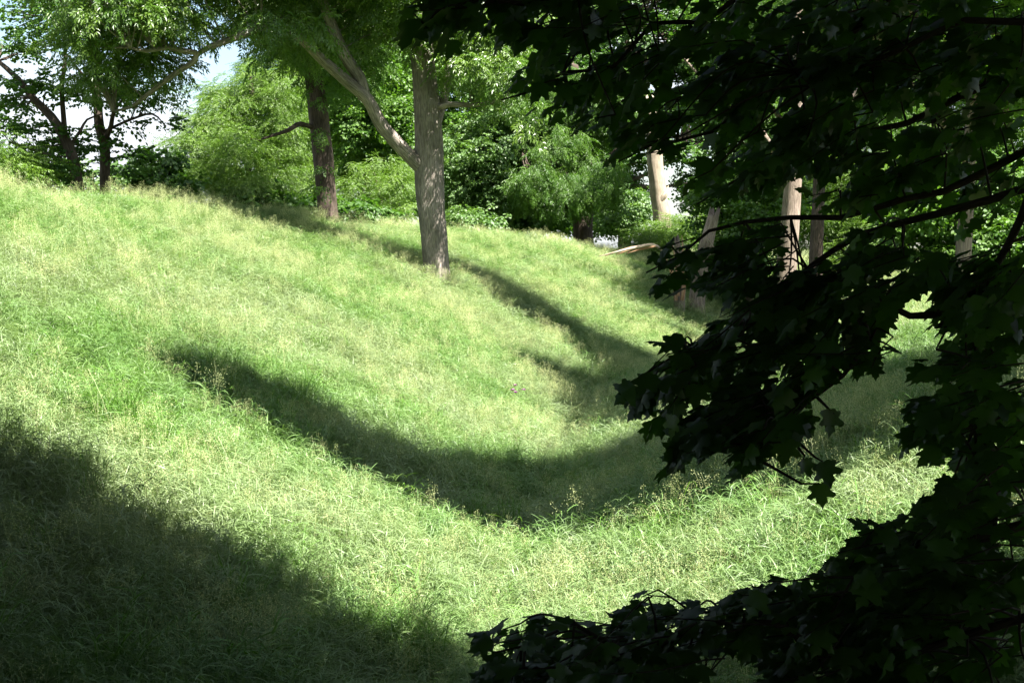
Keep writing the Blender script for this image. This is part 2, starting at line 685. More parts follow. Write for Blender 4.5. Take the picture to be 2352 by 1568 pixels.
def path(pts, d, widths, dd=None):
    """pixel path at distance d, with optional extra depth per point"""
    ps, rs = [], []
    for i, (x, y) in enumerate(pts):
        di = d + (dd[i] if dd else 0)
        ps.append(P(x, y, di))
        rs.append(widths[i] * mpp(di) / 2)
    return ps, rs


def rooted(ps, rs, sink=0.25, flare=1.35):
    """carry a trunk down into the ground with a root flare"""
    b = Vector(ps[0])
    b.z = T(b.x, b.y) - sink
    if b.z > ps[0].z - 0.15:
        ps = ps[1:] if (len(ps) > 2 and ps[1].z - b.z < 0.5) else ps
        rs = rs[-len(ps):]
        b = Vector((ps[0].x, ps[0].y, T(ps[0].x, ps[0].y) - sink))
        if b.z > ps[0].z - 0.15:
            ps[0] = Vector((ps[0].x, ps[0].y, b.z + 0.6))
    return [b, b + Vector((0, 0, sink + 0.02))] + [p for p in ps if p.z > b.z + sink + 0.12], [rs[0] * flare, rs[0] * flare * 0.93] + rs[-len([p for p in ps if p.z > b.z + sink + 0.12]):]


# ------------------------------------------------------------------ the big ash on the slope
b1 = hit(1000, 640, up=0.3)
D1 = b1.y
ps, rs = path([(1002, 615), (990, 480), (985, 400), (984, 300), (974, 170), (966, 80), (960, 0), (950, -130), (940, -300)], D1,
              [60, 61, 68, 62, 53, 50, 47, 40, 26])
ps, rs = rooted(ps, rs, flare=1.25)
limb_l, rl = path([(985, 400), (945, 362), (882, 285), (842, 232), (800, 188), (745, 138), (695, 92), (645, 60), (595, 62), (540, 92), (480, 110), (452, 122)], D1,
                  [38, 32, 30, 28, 26, 23, 21, 19, 18, 16, 13, 11], [0, -.3, -1, -1.5, -1.9, -2.3, -2.6, -2.9, -3.2, -3.4, -3.6, -3.7])
limb_l = [q + (rv(.03) if 0 < i else Vector()) for i, q in enumerate(limb_l)]
limb_u, ru = path([(838, 228), (826, 180), (793, 130), (762, 60), (738, -10), (720, -120)], D1, [30, 28, 27, 25, 23, 18], [-1.5, -1.6, -1.8, -2, -2.2, -2.5])
limb_a, ra = path([(452, 122), (415, 116), (380, 110), (335, 118), (300, 110)], D1, [13, 13, 11, 8, 4], [-3.7, -3.9, -4.2, -4.6, -5])
limb_b, rb = path([(455, 120), (445, 142), (400, 170), (345, 212), (300, 246), (260, 255)], D1, [13, 13, 13, 11, 8, 4], [-3.7, -3.7, -3.5, -3.3, -3, -2.8])
limb_r, rr = path([(1000, 250), (1028, 240), (1085, 241), (1130, 236), (1165, 222)], D1, [16, 13, 11, 9, 6], [0, -.4, -.8, -1.2, -1.6])
limb_v, rvv = path([(1000, 290), (1018, 230), (1030, 170), (1040, 60), (1060, -60)], D1, [24, 20, 18, 16, 10], [0, .4, .8, 1.2, 1.6])
limb_m, rm = path([(800, 190), (785, 160), (800, 110), (790, 60)], D1, [12, 11, 9, 5], [-1.9, -2.2, -2.6, -3])
skel = [('trunk', ps, rs), ('limb', limb_l, rl), ('limb', limb_u, ru), ('limb', limb_a, ra), ('limb', limb_b, rb), ('limb', limb_r, rr), ('limb', limb_v, rvv)]
E = lambda x, y, rx, ry, d=0.0, dep=None: px_ell(x, y, D1 + d, rx, ry, dep)
tree('ash_tree', 'grey-barked ash tree on the grassy slope with a long limb reaching left', 'ash', skel,
     [E(1110, 165, 75, 60, -1.5), E(1060, 75, 80, 50, -1), E(1150, 60, 70, 60, 0), E(905, 95, 45, 40, -1), E(900, 25, 90, 40, -1),
      E(640, 0, 90, 28, -2), E(650, 40, 30, 10, -4.2, .5), E(705, 75, 20, 10, -3.6, .5), E(560, 40, 34, 20, -1.5, 1.0), E(690, 110, 40, 18, -.5, 1), E(790, 30, 30, 40, -.5),
      E(310, 40, 120, 50, -4, 2.0), E(330, 140, 70, 22, -2.6, 0.8), E(235, 115, 45, 60, -3.5, 1.4), E(405, 30, 30, 34, -3, 1.2),
      E(235, 190, 24, 24, -3, .8), E(1180, 250, 30, 26, -1.6, .8),
      E(640, -110, 300, 50, 1, 4), E(880, -220, 260, 90, 4, 4), E(300, -70, 260, 50, -3, 3), E(900, -155, 90, 50, -4, 2.2), E(800, -165, 150, 50, -5, 2.2), E(650, -150, 120, 50, -5, 2)],  # last clumps added above the view to shade the left limb
     M['bark'], cr=0.85, per=46, seg=30, rough=0.085, droop=0.35, twigs=0.45)

# ------------------------------------------------------------------ trees behind the bank
def ground_d(px, d):
    p = P(px, 600, d)
    p.z = T(p.x, p.y)
    return project(p)[1]


D2 = 61.0
ps, rs = path([(752, 480), (748, 440), (742, 360), (732, 270), (722, 190), (708, 120), (690, 40), (680, -80)], D2, [45, 45, 46, 45, 42, 38, 30, 20])
ps, rs = rooted(ps, rs)
l1, r1 = path([(716, 150), (690, 105), (640, 95), (590, 70)], D2, [24, 20, 15, 8], [0, -1, -2, -3])
l2, r2 = path([(716, 150), (740, 110), (775, 90), (810, 60)], D2, [22, 19, 14, 8], [0, -.6, -1.2, -1.8])
l3, r3 = path([(735, 300), (690, 285), (660, 300), (600, 320)], D2, [10, 12, 10, 4], [0, -.6, -1.2, -1.8])
E2 = lambda x, y, rx, ry, d=0.0, dep=None: px_ell(x, y, D2 + d, rx, ry, dep)
tree('walnut_tree', 'dark straight-trunked tree with ivy sprigs behind the crest, left of the ash', 'walnut',
     [('trunk', ps, rs), ('limb', l1, r1), ('limb', l2, r2), ('limb', l3, r3)],
     [E2(690, 50, 130, 60, -1), E2(790, 130, 60, 50, 0), E2(645, 120, 40, 20, -1), E2(720, -60, 260, 80, 0, 6), E2(830, 200, 40, 60, 1)],
     M['bark_dark'], cr=1.0, per=40, seg=18, rough=0.07, droop=0.4,
     extra=[(P(735, 235, D2 - 0.9), 0.5), (P(752, 385, D2 - .9), 0.3), (P(722, 200, D2 - .9), 0.45), (P(718, 165, D2 - .9), 0.5), (P(750, 430, D2 - .8), 0.2), (P(745, 300, D2 - .8), .3)])

D3 = 47.0
ps, rs = path([(178, 425), (172, 385), (155, 330), (118, 268), (78, 228), (40, 180), (-5, 140)], D3, [27, 26, 25, 20, 17, 13, 9])
ps, rs = rooted(ps, rs)
l1, r1 = path([(150, 322), (146, 270), (142, 200), (150, 130), (140, 50)], D3, [14, 12, 11, 9, 5], [0, .4, .6, .8, 1])
l2, r2 = path([(172, 388), (130, 365), (80, 345), (20, 325)], D3, [10, 9, 7, 4], [0, -.8, -1.6, -2.4])
l3, r3 = path([(160, 335), (185, 300), (200, 275), (235, 262)], D3, [8, 7, 5, 3], [0, .5, 1, 1.5])
E3 = lambda x, y, rx, ry, d=0.0, dep=None: px_ell(x, y, D3 + d, rx, ry, dep)
tree('maple_tree', 'dark forked tree leaning left behind the crest at the far left', 'dark',
     [('trunk', ps, rs), ('limb', l1, r1), ('limb', l2, r2), ('limb', l3, r3)],
     [E3(60, 190, 70, 12, 0, 1.6), E3(20, 240, 60, 12, 1, 1.6), E3(120, 215, 40, 12, -1), E3(50, 300, 60, 10, -1, 1.6), E3(120, 335, 50, 9, 1, 1.4),
      E3(30, 365, 60, 14, 0, 1.4), E3(110, 392, 60, 16, -1, 1.4), E3(190, 345, 40, 12, 1), E3(150, 415, 60, 14, 2), E3(180, 230, 26, 14, 1), E3(40, 110, 60, 20, 2, 1.5)],
     M['bark_dark'], cr=0.62, per=44, flat=0.42, droop=0.1, seg=14, fill=0.7, twigs=0.9, smin=.75, smax=1.2)

D4 = 51.0
ps, rs = path([(241, 410), (241, 370), (240, 330), (228, 290), (224, 230), (218, 160), (210, 80), (205, -20)], D4, [24, 23, 23, 22, 19, 17, 13, 9])
ps, rs = rooted(ps, rs)
l1, r1 = path([(242, 320), (255, 290), (262, 255), (290, 220)], D4, [13, 11, 9, 4], [0, -.3, -.6, -1])
l2, r2 = path([(222, 220), (205, 190), (180, 160), (150, 120)], D4, [9, 8, 6, 3], [0, -.6, -1.2, -1.6])
l3, r3 = path([(244, 300), (300, 275), (350, 262), (380, 290)], D4, [7, 6, 5, 2], [0, -.3, -.6, -1])
E4 = lambda x, y, rx, ry, d=0.0, dep=None: px_ell(x, y, D4 + d, rx, ry, dep)
tree('maple_tree', 'upright dark tree with pale lower trunk against bright sky behind the crest', 'dark',
     [('trunk', ps, rs), ('limb', l1, r1), ('limb', l2, r2), ('limb', l3, r3)],
     [E4(170, 90, 70, 50, 0), E4(215, 170, 46, 30, -1), E4(300, 215, 60, 16, 0, 1.6), E4(340, 255, 40, 12, 0), E4(255, 240, 40, 16, -1), E4(365, 285, 22, 12, 0),
      E4(245, 300, 40, 12, 0), E4(200, 330, 34, 12, 0), E4(300, 365, 26, 12, 0), E4(215, 385, 30, 14, 1), E4(280, 400, 36, 14, 1), E4(190, 20, 120, 40, 0), E4(90, 40, 90, 50, 2)],
     M['bark_dark'], cr=0.66, per=44, flat=0.45, droop=0.15, seg=14, fill=0.72, twigs=0.9, smin=.75, smax=1.2)


def bush(name, label, sp, px, d, ells, cr=0.8, per=40, group=None, fill=1.0, cat='bush', w=10, twigs=0.35, droop=0.2, top=None):
    """many-stemmed tree or shrub whose stem is mostly hidden"""
    bp = P(px, 500, d)
    bz = T(bp.x, bp.y)
    es = [px_ell(x, y, d + dd, rx, ry, dep) for (x, y, rx, ry, dd, dep) in ells]
    hi = max(e[0].z for e in es)
    c = es[0][0]
    base = Vector((bp.x, bp.y, bz - 0.2))
    r = w * mpp(d) / 2
    pts = [base, base + Vector((random.gauss(0, .1), 0, (hi - bz) * 0.4)), Vector((c.x * .5 + bp.x * .5, bp.y, bz + (hi - bz) * 0.75)), Vector((c.x, c.y, max(hi, bz + 0.8)))]
    skel = [('trunk' if cat == 'tree' else 'stem', pts, [r * 1.2, r, r * 0.7, r * 0.25])]
    for k in range(3 if len(es) > 2 else 1):
        e = es[(k + 1) % len(es)]
        skel.append(('limb' if cat == 'tree' else 'stem', [pts[1], (pts[1] + e[0]) / 2 + Vector((0, 0, -0.3)), e[0]], [r * .6, r * .45, r * .15]))
    return tree(name, label, sp, skel, es, M['bark_dark'], cr=cr, per=per, fill=fill, seg=9, group=group, cat=cat, twigs=twigs, droop=droop, rough=0.04,
                foliage='crown' if cat == 'tree' else 'foliage')


bush('honey_locust_tree', 'bright yellow-green feathery tree between the dark trunk and the sky gap', 'locust', 600, 74,
     [(575, 255, 60, 50, 0, 2.5), (520, 215, 34, 26, 1, 1.6), (600, 175, 40, 26, 1, 1.6), (505, 300, 60, 40, -1, 2), (440, 345, 48, 34, -2, 2), (420, 400, 44, 30, -2, 1.6), (560, 340, 60, 30, -3, 1.6),
      (480, 400, 50, 26, -4, 1.4), (620, 320, 44, 40, -1, 2), (600, 410, 60, 30, -3, 1.6), (655, 240, 44, 60, 0, 2.4), (540, 445, 60, 22, -4, 1.4), (660, 400, 34, 50, 0, 2), (480, 270, 30, 20, 0, 1.2)],
     cr=0.9, per=44, cat='tree', w=26, droop=0.45)
bush('evergreen_bush', 'very dark rounded bush at the bottom of the bright sky gap', 'dark', 350, 66,
     [(350, 385, 24, 30, 0, 1.6), (320, 425, 40, 20, 0, 1.6), (390, 430, 40, 24, 0, 1.6), (375, 360, 14, 18, 0, .8), (300, 400, 16, 12, 0, .8)], cr=0.5, per=50)
bush('ash_sapling', 'sunlit pale green bush at the left edge above the grass crest', 'locust', 15, 44,
     [(5, 380, 40, 34, 0, 1.4), (40, 400, 22, 18, 0, 1), (-40, 350, 40, 50, 0, 1.5)], cr=0.5, per=40)
bush('ash_sapling', 'small light green sapling leaves beside the pale lower trunk at left', 'grey', 215, 60,
     [(215, 415, 34, 22, 0, 1.4), (130, 400, 40, 20, 2, 1.5)], cr=0.6, per=40)
bush('linden_tree', 'shaded tree with dark foliage between the two big trunks', 'mid', 840, 84,
     [(860, 190, 80, 80, 0, 4), (840, 320, 90, 80, 0, 4), (800, 250, 60, 90, 2, 4), (900, 290, 60, 80, -1, 3), (790, 120, 70, 50, 1, 4)], cr=1.1, per=46, cat='tree', w=24)
bush('ash_sapling', 'bright leafy undergrowth glowing in front of the shade, left of the ash trunk', 'locust', 890, 76,
     [(860, 430, 80, 50, 0, 2), (915, 490, 40, 24, -2, 1.4), (800, 470, 40, 28, 0, 1.6), (930, 400, 40, 40, 1, 2)], cr=0.8, per=34, fill=0.8, droop=0.4)
bush('willow_tree', 'grey-green sunlit tree just right of the ash trunk', 'grey', 1110, 86,
     [(1110, 350, 75, 70, 0, 4), (1150, 440, 80, 50, -1, 3), (1070, 430, 50, 60, 0, 3), (1160, 280, 60, 50, 1, 3)], cr=1.0, per=50, cat='tree', w=22)
bush('dogwood_bush', 'low pale shrub at the far grass edge, right of the ash', 'grey', 1070, 78,
     [(1070, 505, 40, 22, 0, 1.4), (1110, 515, 30, 14, 0, 1.2)], cr=0.6, per=40)
D8 = 86.0
ps, rs = path([(1340, 540), (1340, 500), (1345, 440), (1335, 360), (1325, 260), (1320, 150)], D8, [46, 44, 42, 36, 28, 16])
ps, rs = rooted(ps, rs)
l1, r1 = path([(1342, 450), (1300, 400), (1250, 360), (1200, 350)], D8, [20, 16, 12, 6], [0, -1, -2, -3])
l2, r2 = path([(1342, 430), (1380, 380), (1420, 340)], D8, [18, 14, 6], [0, -1, -2])
E8 = lambda x, y, rx, ry, d=0.0, dep=None: px_ell(x, y, D8 + d, rx, ry, dep)
tree('elm_tree', 'broad weeping tree with a black shaded trunk on the far ridge', 'walnut',
     [('trunk', ps, rs), ('limb', l1, r1), ('limb', l2, r2)],
     [E8(1290, 330, 110, 80, 0, 5), E8(1240, 420, 70, 55, -3, 2.5), E8(1370, 420, 60, 45, -3, 2.5), E8(1300, 440, 60, 40, -4, 2), E8(1220, 270, 70, 50, 0, 4), E8(1330, 230, 120, 70, 1, 5), E8(1200, 170, 100, 60, 2, 4)],
     M['bark_dark'], cr=1.1, per=46, droop=0.7, seg=14)
bush('evergreen_bush', 'dark low growth in deep shade left of the black trunk', 'dark', 1200, 95,
     [(1200, 490, 80, 40, 0, 2), (1270, 500, 50, 30, 0, 2), (1140, 480, 50, 40, 1, 2), (1400, 500, 50, 40, 3, 2)], cr=0.9, per=46)
bush('dogwood_bush', 'mid green rounded bush on the far ridge left of the dead trunk', 'grey', 1440, 96,
     [(1440, 495, 44, 36, 0, 2), (1415, 520, 36, 22, 0, 1.6), (1470, 470, 34, 26, 1, 1.6)], cr=0.7, per=46)
bush('dogwood_bush', 'brightest yellow-green bush around the foot of the dead trunk', 'locust', 1530, 88,
     [(1520, 545, 60, 26, 0, 1.8), (1570, 530, 50, 34, 1, 1.8), (1480, 555, 40, 16, -1, 1.4)], cr=0.6, per=46)
bush('oak_tree', 'airy dark tree with sky showing through behind the dead trunk', 'dark', 1430, 112,
     [(1440, 380, 44, 34, 0, 3), (1560, 350, 44, 30, 0, 3), (1450, 445, 30, 16, 0, 2), (1590, 420, 16, 20, 0, 2), (1500, 250, 100, 40, 0, 4), (1500, 60, 150, 110, 3, 5), (1400, 170, 80, 60, 2, 4), (1620, 170, 80, 60, 2, 4)], cr=1.0, per=36, fill=0.8, cat='tree', w=18, twigs=0.8)

# dead pale trunk
D10 = 92.0
ps, rs = path([(1522, 505), (1515, 460), (1508, 400), (1502, 340), (1497, 285), (1494, 235)], D10, [42, 39, 37, 34, 30, 25])
ps, rs = rooted(ps, rs, flare=1.1)
t = thing('dead_tree', 'pale barkless dead trunk standing tall on the far ridge', 'tree', ps[0])
g = Geo(); g.tube(ps, rs, seg=16, step=0.35, rough=0.13, jag=0.8); g.build('trunk', M['bark_pale'], t)
q, w = path([(1512, 470), (1524, 452), (1534, 436)], D10, [18, 15, 9], [-.2, -.4, -.5])
g = Geo(); g.tube(q, w, seg=10, step=0.3, rough=0.1, jag=0.4); g.build('limb_stub', M['bark_pale'], t)

# broken pair of trunks with a torn limb
D11 = 66.0
ps, rs = path([(1600, 690), (1606, 640), (1615, 590), (1628, 540), (1640, 492)], D11, [38, 34, 33, 30, 24])
ps, rs = rooted(ps, rs, flare=1.15)
t = thing('broken_tree', 'snapped leaning grey trunk with a jagged top beside splintered wood', 'tree', ps[0])
g = Geo(); g.tube(ps, rs, seg=16, step=0.25, rough=0.09, jag=0.5); g.build('trunk', M['bark_right'], t)
g = Geo()
for k in range(7):
    a = P(1628 + random.uniform(-10, 10), 575 + random.uniform(-30, 10), D11 - 0.4)
    g.tube([a, a + Vector((random.uniform(-.2, .3), -.1, -.4)), a + Vector((random.uniform(-.4, .6), -.2, -.9))], [0.03, 0.02, 0.01], seg=4, step=0.3)
o = g.build('bark_strips', M['bark_pale'], t); o['kind'] = 'stuff'
ps, rs = path([(1560, 695), (1562, 650), (1560, 600), (1556, 560)], D11 - 1, [26, 24, 20, 14])
ps, rs = rooted(ps, rs, flare=1.15)
t = thing('broken_tree', 'shattered reddish stump with torn splinters left of the snapped grey trunk', 'stump', ps[0])
g = Geo(); g.tube(ps, rs, seg=14, step=0.25, rough=0.12, jag=0.7); g.build('stump', M['bark_right'], t)
for (x0, y0, x1, y1, w0) in [(1552, 690, 1540, 600, 10), (1566, 690, 1576, 600, 10), (1558, 680, 1545, 560, 7), (1570, 670, 1566, 540, 8), (1548, 660, 1528, 585, 6)]:
    q, w = path([(x0, y0), ((x0 + x1) / 2 + 2, (y0 + y1) / 2), (x1, y1)], D11 - 1.5, [w0, w0 * .8, w0 * .15])
    g = Geo(); g.tube(q, w, seg=5, step=0.4, rough=0.2); g.build('splinter', M['splinter'], t)
q, w = path([(1545, 600), (1520, 575), (1498, 562), (1450, 570), (1385, 586)], D11 - 2, [4, 6, 7, 7, 2], [0, -.4, -.8, -1.4, -2])
t2 = thing('broken_branch', 'torn bare branch jutting left over the grass from the shattered stump', 'branch', q[0])
g = Geo(); g.tube(q, w, seg=8, step=0.25, rough=0.2, jag=0.4); g.build('limb', M['bark_pale'], t2)
for k in range(3):
    q, w = path([(1500 + k * 3, 566), (1450 + k * 8, 573 + k * 3 - 5), (1390 + k * 25, 588 - k * 3)], D11 - 2.9, [4, 4, 1.5])
    g = Geo(); g.tube(q, w, seg=5, step=0.3, rough=0.2); g.build('splinter', M['splinter'], t2)

# trees on the right, half hidden by the foreground maple
def right_tree(label, px, d, w, topx, sp, ells, bark='bark_right', name='cottonwood_tree', extra=None, cr=1.1, per=44, twigs=0.4, mid=None):
    b = P(px, 500, d)
    b.z = T(b.x, b.y)
    py = project(b)[1]
    pts = [(px, py - 20), ((px * 2 + topx) / 3 + (mid or 0), py - 160), ((px + 2 * topx) / 3, py - 330), (topx, py - 560), (topx - 10, py - 900)]
    ps, rs = path(pts, d, [w, w * .92, w * .8, w * .65, w * .3])
    ps, rs = rooted(ps, rs, flare=1.2)
    l1, r1 = path([pts[2], (pts[2][0] - 80, pts[2][1] - 130), (pts[2][0] - 190, pts[2][1] - 260)], d, [w * .4, w * .3, w * .12], [0, -1.5, -3])
    l2, r2 = path([pts[2], (pts[2][0] + 90, pts[2][1] - 140), (pts[2][0] + 200, pts[2][1] - 280)], d, [w * .4, w * .3, w * .12], [0, 1, 2])
    es = [px_ell(x, y, d + dd, rx, ry, dep) for (x, y, rx, ry, dd, dep) in ells]
    return tree(name, label, sp, [('trunk', ps, rs), ('limb', l1, r1), ('limb', l2, r2)], es, M[bark], cr=cr, per=per, seg=18, rough=0.07, extra=extra, twigs=twigs)


right_tree('thick furrowed pale trunk standing right of the snapped trunk, behind maple leaves', 1795, 56, 50, 1835, 'ash',
           [(2020, -90, 170, 100, 4, 4), (1990, 60, 100, 60, 4, 3)])
right_tree('thinner shaded trunk close behind the thick furrowed trunk', 1868, 66, 34, 1888, 'walnut',
           [(1950, 20, 200, 140, 2, 5), (1960, 240, 100, 70, 0, 3)], bark='bark_dark', name='walnut_tree')
right_tree('slim pale trunk rising above the snapped trunk through the maple leaves', 1720, 78, 26, 1738, 'mid',
           [(1740, 60, 150, 110, 0, 4), (1680, 250, 70, 60, 0, 3), (1780, 300, 80, 70, 0, 3)], name='poplar_tree')


# ------------------------------------------------------------------ shade: real trees beside the ditch whose crowns throw the bands of shadow
def lift(px, py, h, jit=0.0):
    g_ = hit(px, py, up=0.42)
    k = (g_.z + h - g_.z) / SUN.z
    p = g_ + SUN * k
    return p + Vector((random.gauss(0, jit), random.gauss(0, jit), random.gauss(0, jit * 0.5)))


def band(rows, hrange, cr):
    """clumps above the ground points of a shadow band: rows of (px, py) points, dense polyline"""
    out = []
    for (x, y, r) in rows:
        out.append((lift(x, y, random.uniform(*hrange)), r * cr))
    return out


def dense(poly, r, n):
    """n points along the polyline of pixels with radius list r"""
    res = []
    segs = [math.dist(poly[i], poly[i + 1]) for i in range(len(poly) - 1)]
    tot = sum(segs)
    for k in range(n):
        s = tot * (k + 0.5) / n
        i = 0
        while s > segs[i] and i < len(segs) - 1:
            s -= segs[i]
            i += 1
        t_ = min(1, s / segs[i])
        res.append((poly[i][0] * (1 - t_) + poly[i + 1][0] * t_, poly[i][1] * (1 - t_) + poly[i + 1][1] * t_, r[i] * (1 - t_) + r[i + 1] * t_))
    return res


bandD = dense([(1035, 592), (1095, 622), (1180, 665), (1260, 720), (1370, 770), (1480, 832), (1540, 855)], [0.7, 0.85, 1.15, 1.5, 1.6, 1.5, 1.4], 50)
bandC = dense([(1210, 820), (1300, 860), (1380, 900), (1480, 900), (1600, 900)], [0.6, 1.0, 1.4, 1.4, 1.4], 26)
right_tree('broad tree whose pale trunk shows at the right edge behind the maple twigs', 2205, 42, 38, 2235, 'mid',
           [(2250, -250, 300, 150, -2, 5), (2150, -50, 150, 80, -3, 3), (2350, 150, 120, 120, 0, 3)], name='hackberry_tree',
           extra=band(bandD, (12, 15), 1.0) + band(bandC, (11, 13), 1.0), per=60, twigs=0.7)

bandB = dense([(440, 800), (520, 860), (640, 920), (780, 985), (900, 1040), (1020, 1090), (1150, 1145), (1270, 1130), (1400, 1095), (1540, 1060), (1700, 1020), (1880, 965), (2060, 925), (2250, 900)],
              [0.3, 0.5, 0.7, 0.85, 1.0, 1.15, 1.35, 1.5, 1.55, 1.5, 1.4, 1.3, 1.2, 1.2], 54)
bandB += dense([(1350, 1065), (1500, 1015), (1650, 985), (1850, 940)], [1.1, 1.2, 1.2, 1.1], 14) + dense([(1380, 1130), (1540, 1095), (1700, 1065)], [.8, .9, .9], 9)
cl = band(bandB, (9.0, 11.5), 1.0) + band(bandB, (12, 15), 1.0) + band(bandB, (15.5, 20), 1.05)  # the higher layers are added to block sky above the dark corner
bx, by = 14.5, 15.5
bz = T(bx, by)
tp = [Vector((bx, by, bz - .3)), Vector((bx - .2, by, bz + 3)), Vector((bx - .6, by, bz + 7)), Vector((bx - 1, by + .3, bz + 12)), Vector((bx - 1, by, bz + 19))]
hiA = [Vector((9.5, 15.0, 15)), Vector((5, 14.5, 18))]
limbs = [('limb', [tp[3]] + hiA, [.18, .12, .05]), ('limb', [tp[2], Vector((9.5, 16.5, 10.5)), Vector((4.5, 17.5, 11.6)), Vector((-0.5, 18.6, 12.0))], [.22, .17, .11, .04])]
tree('oak_tree', 'oak beyond the right edge whose long bough shades a band across the ditch', 'dark', [('trunk', tp, [.5, .42, .36, .26, .1])] + limbs,
     [(Vector((14, 15.5, 15)), 4, 4, 3)], M['bark_dark'], cr=1.1, per=60, extra=cl, twigs=0.6)

# ------------------------------------------------------------------ more wood behind on the right, and far off
bush('linden_tree', 'sunlit green foliage right of the snapped trunk', 'mid', 1720, 72,
     [(1715, 545, 70, 50, 0, 2.5), (1760, 470, 70, 60, 1, 3), (1690, 610, 50, 30, -1, 2), (1650, 470, 40, 60, 2, 2)], cr=0.9, per=44, cat='tree', w=16)
bush('linden_tree', 'glowing light green foliage between the thick and the thin right-hand trunks', 'locust', 1930, 76,
     [(1930, 540, 90, 70, 0, 3), (1990, 620, 80, 40, -1, 2), (1860, 480, 60, 50, 1, 2), (1960, 420, 90, 60, 1, 3)], cr=0.9, per=44, cat='tree', w=16)
bush('linden_tree', 'dusky green foliage at the right edge behind the pale trunk', 'mid', 2280, 62,
     [(2280, 560, 110, 90, 0, 3), (2180, 610, 80, 40, 0, 2), (2330, 440, 90, 80, 1, 3), (2120, 500, 70, 70, 1, 3)], cr=0.9, per=44, cat='tree', w=18)
bush('bramble_thicket', 'low tangled thicket with bare grey stems behind the right-hand maple twigs', 'mid', 2120, 50,
     [(2120, 690, 60, 16, 0, 1.4), (2210, 700, 60, 16, 0, 1.4)], cr=0.5, per=30)
bush('evergreen_bush', 'dark low brush around the foot of the dark straight trunk', 'dark', 720, 70,
     [(700, 480, 60, 26, 0, 1.6), (800, 495, 50, 22, 0, 1.6), (600, 470, 70, 24, 0, 1.6), (860, 510, 40, 18, 2, 1.6)], cr=0.8, per=46)
for (x, d_, sp_, lb) in [(860, 104, 'mid', 'far shrubs filling the gap between the dark straight trunk and the ash'), (1250, 112, 'mid', 'far shrubs low behind the weeping tree'),
                         (1390, 108, 'grey', 'far shrubs right of the black trunk on the ridge'), (190, 84, 'mid', 'far shrubs between the two left-hand trunks on the skyline'),
                         (1050, 108, 'dark', 'far shrubs low behind the ash trunk'), (1640, 110, 'mid', 'far shrubs behind the snapped grey trunk'), (700, 100, 'mid', 'far shrubs behind the foot of the dark straight trunk')]:
    yb = ground_d(x, d_)
    bush('understory_shrub', lb, sp_, x, d_, [(x, yb - 26, 60, 26, 0, 2), (x - 70, yb - 20, 50, 20, 1, 2), (x + 70, yb - 22, 50, 22, 1, 2)], cr=0.9, per=46, group='far undergrowth behind the bank')
far_specs = [(80, 130, 'dark', 300, 40, 60), (720, 118, 'locust', 260, 150, 110), (800, 120, 'mid', 270, 150, 150), (1000, 118, 'mid', 300, 160, 190), (1180, 125, 'grey', 340, 140, 160),
             (1330, 122, 'mid', 330, 110, 160), (1700, 118, 'grey', 360, 100, 170), (1880, 120, 'mid', 330, 130, 210), (2080, 115, 'locust', 330, 130, 210), (2280, 112, 'mid', 340, 130, 210),
             (460, 120, 'mid', 420, 60, 40)]
far_lab = ['hazy low treetops under the leaning left tree', 'far pale tree closing the view behind the feathery tree', 'far green tree behind the dark straight trunk',
           'far green tree straight behind the ash trunk', 'far grey-green tree behind the sunlit grey-green tree', 'far tree behind the broad weeping tree',
           'far grey-green tree behind the slim pale trunk', 'far tree behind the thinner shaded trunk', 'far light green tree behind the maple at right', 'far tree at the right edge behind the maple',
           'far low treetops at the foot of the bright sky gap']
for (px, d, sp, cyp, rx, ry), lb in zip(far_specs, far_lab):
    if ry < 100:
        el = [(px, 410, rx, 24, 0, 4), (px - rx * .7, 420, rx * .6, 18, 1, 3), (px + rx * .6, 420, rx * .5, 16, 1, 3)]
    else:
        el = [(px, cyp - 60, rx, ry * .8, 0, 6), (px - rx * .4, cyp + 90, rx * .8, ry * .5, -2, 5), (px + rx * .4, cyp + 120, rx * .8, ry * .5, -2, 5), (px, cyp - 190, rx * .8, ry * .5, 0, 5), (px, cyp - 330, rx * .9, ry * .5, 0, 5)]
    bush('forest_tree', lb, sp, px, d, el, cr=1.7, per=34, cat='tree', w=20, twigs=0.15, group='far trees closing the view')

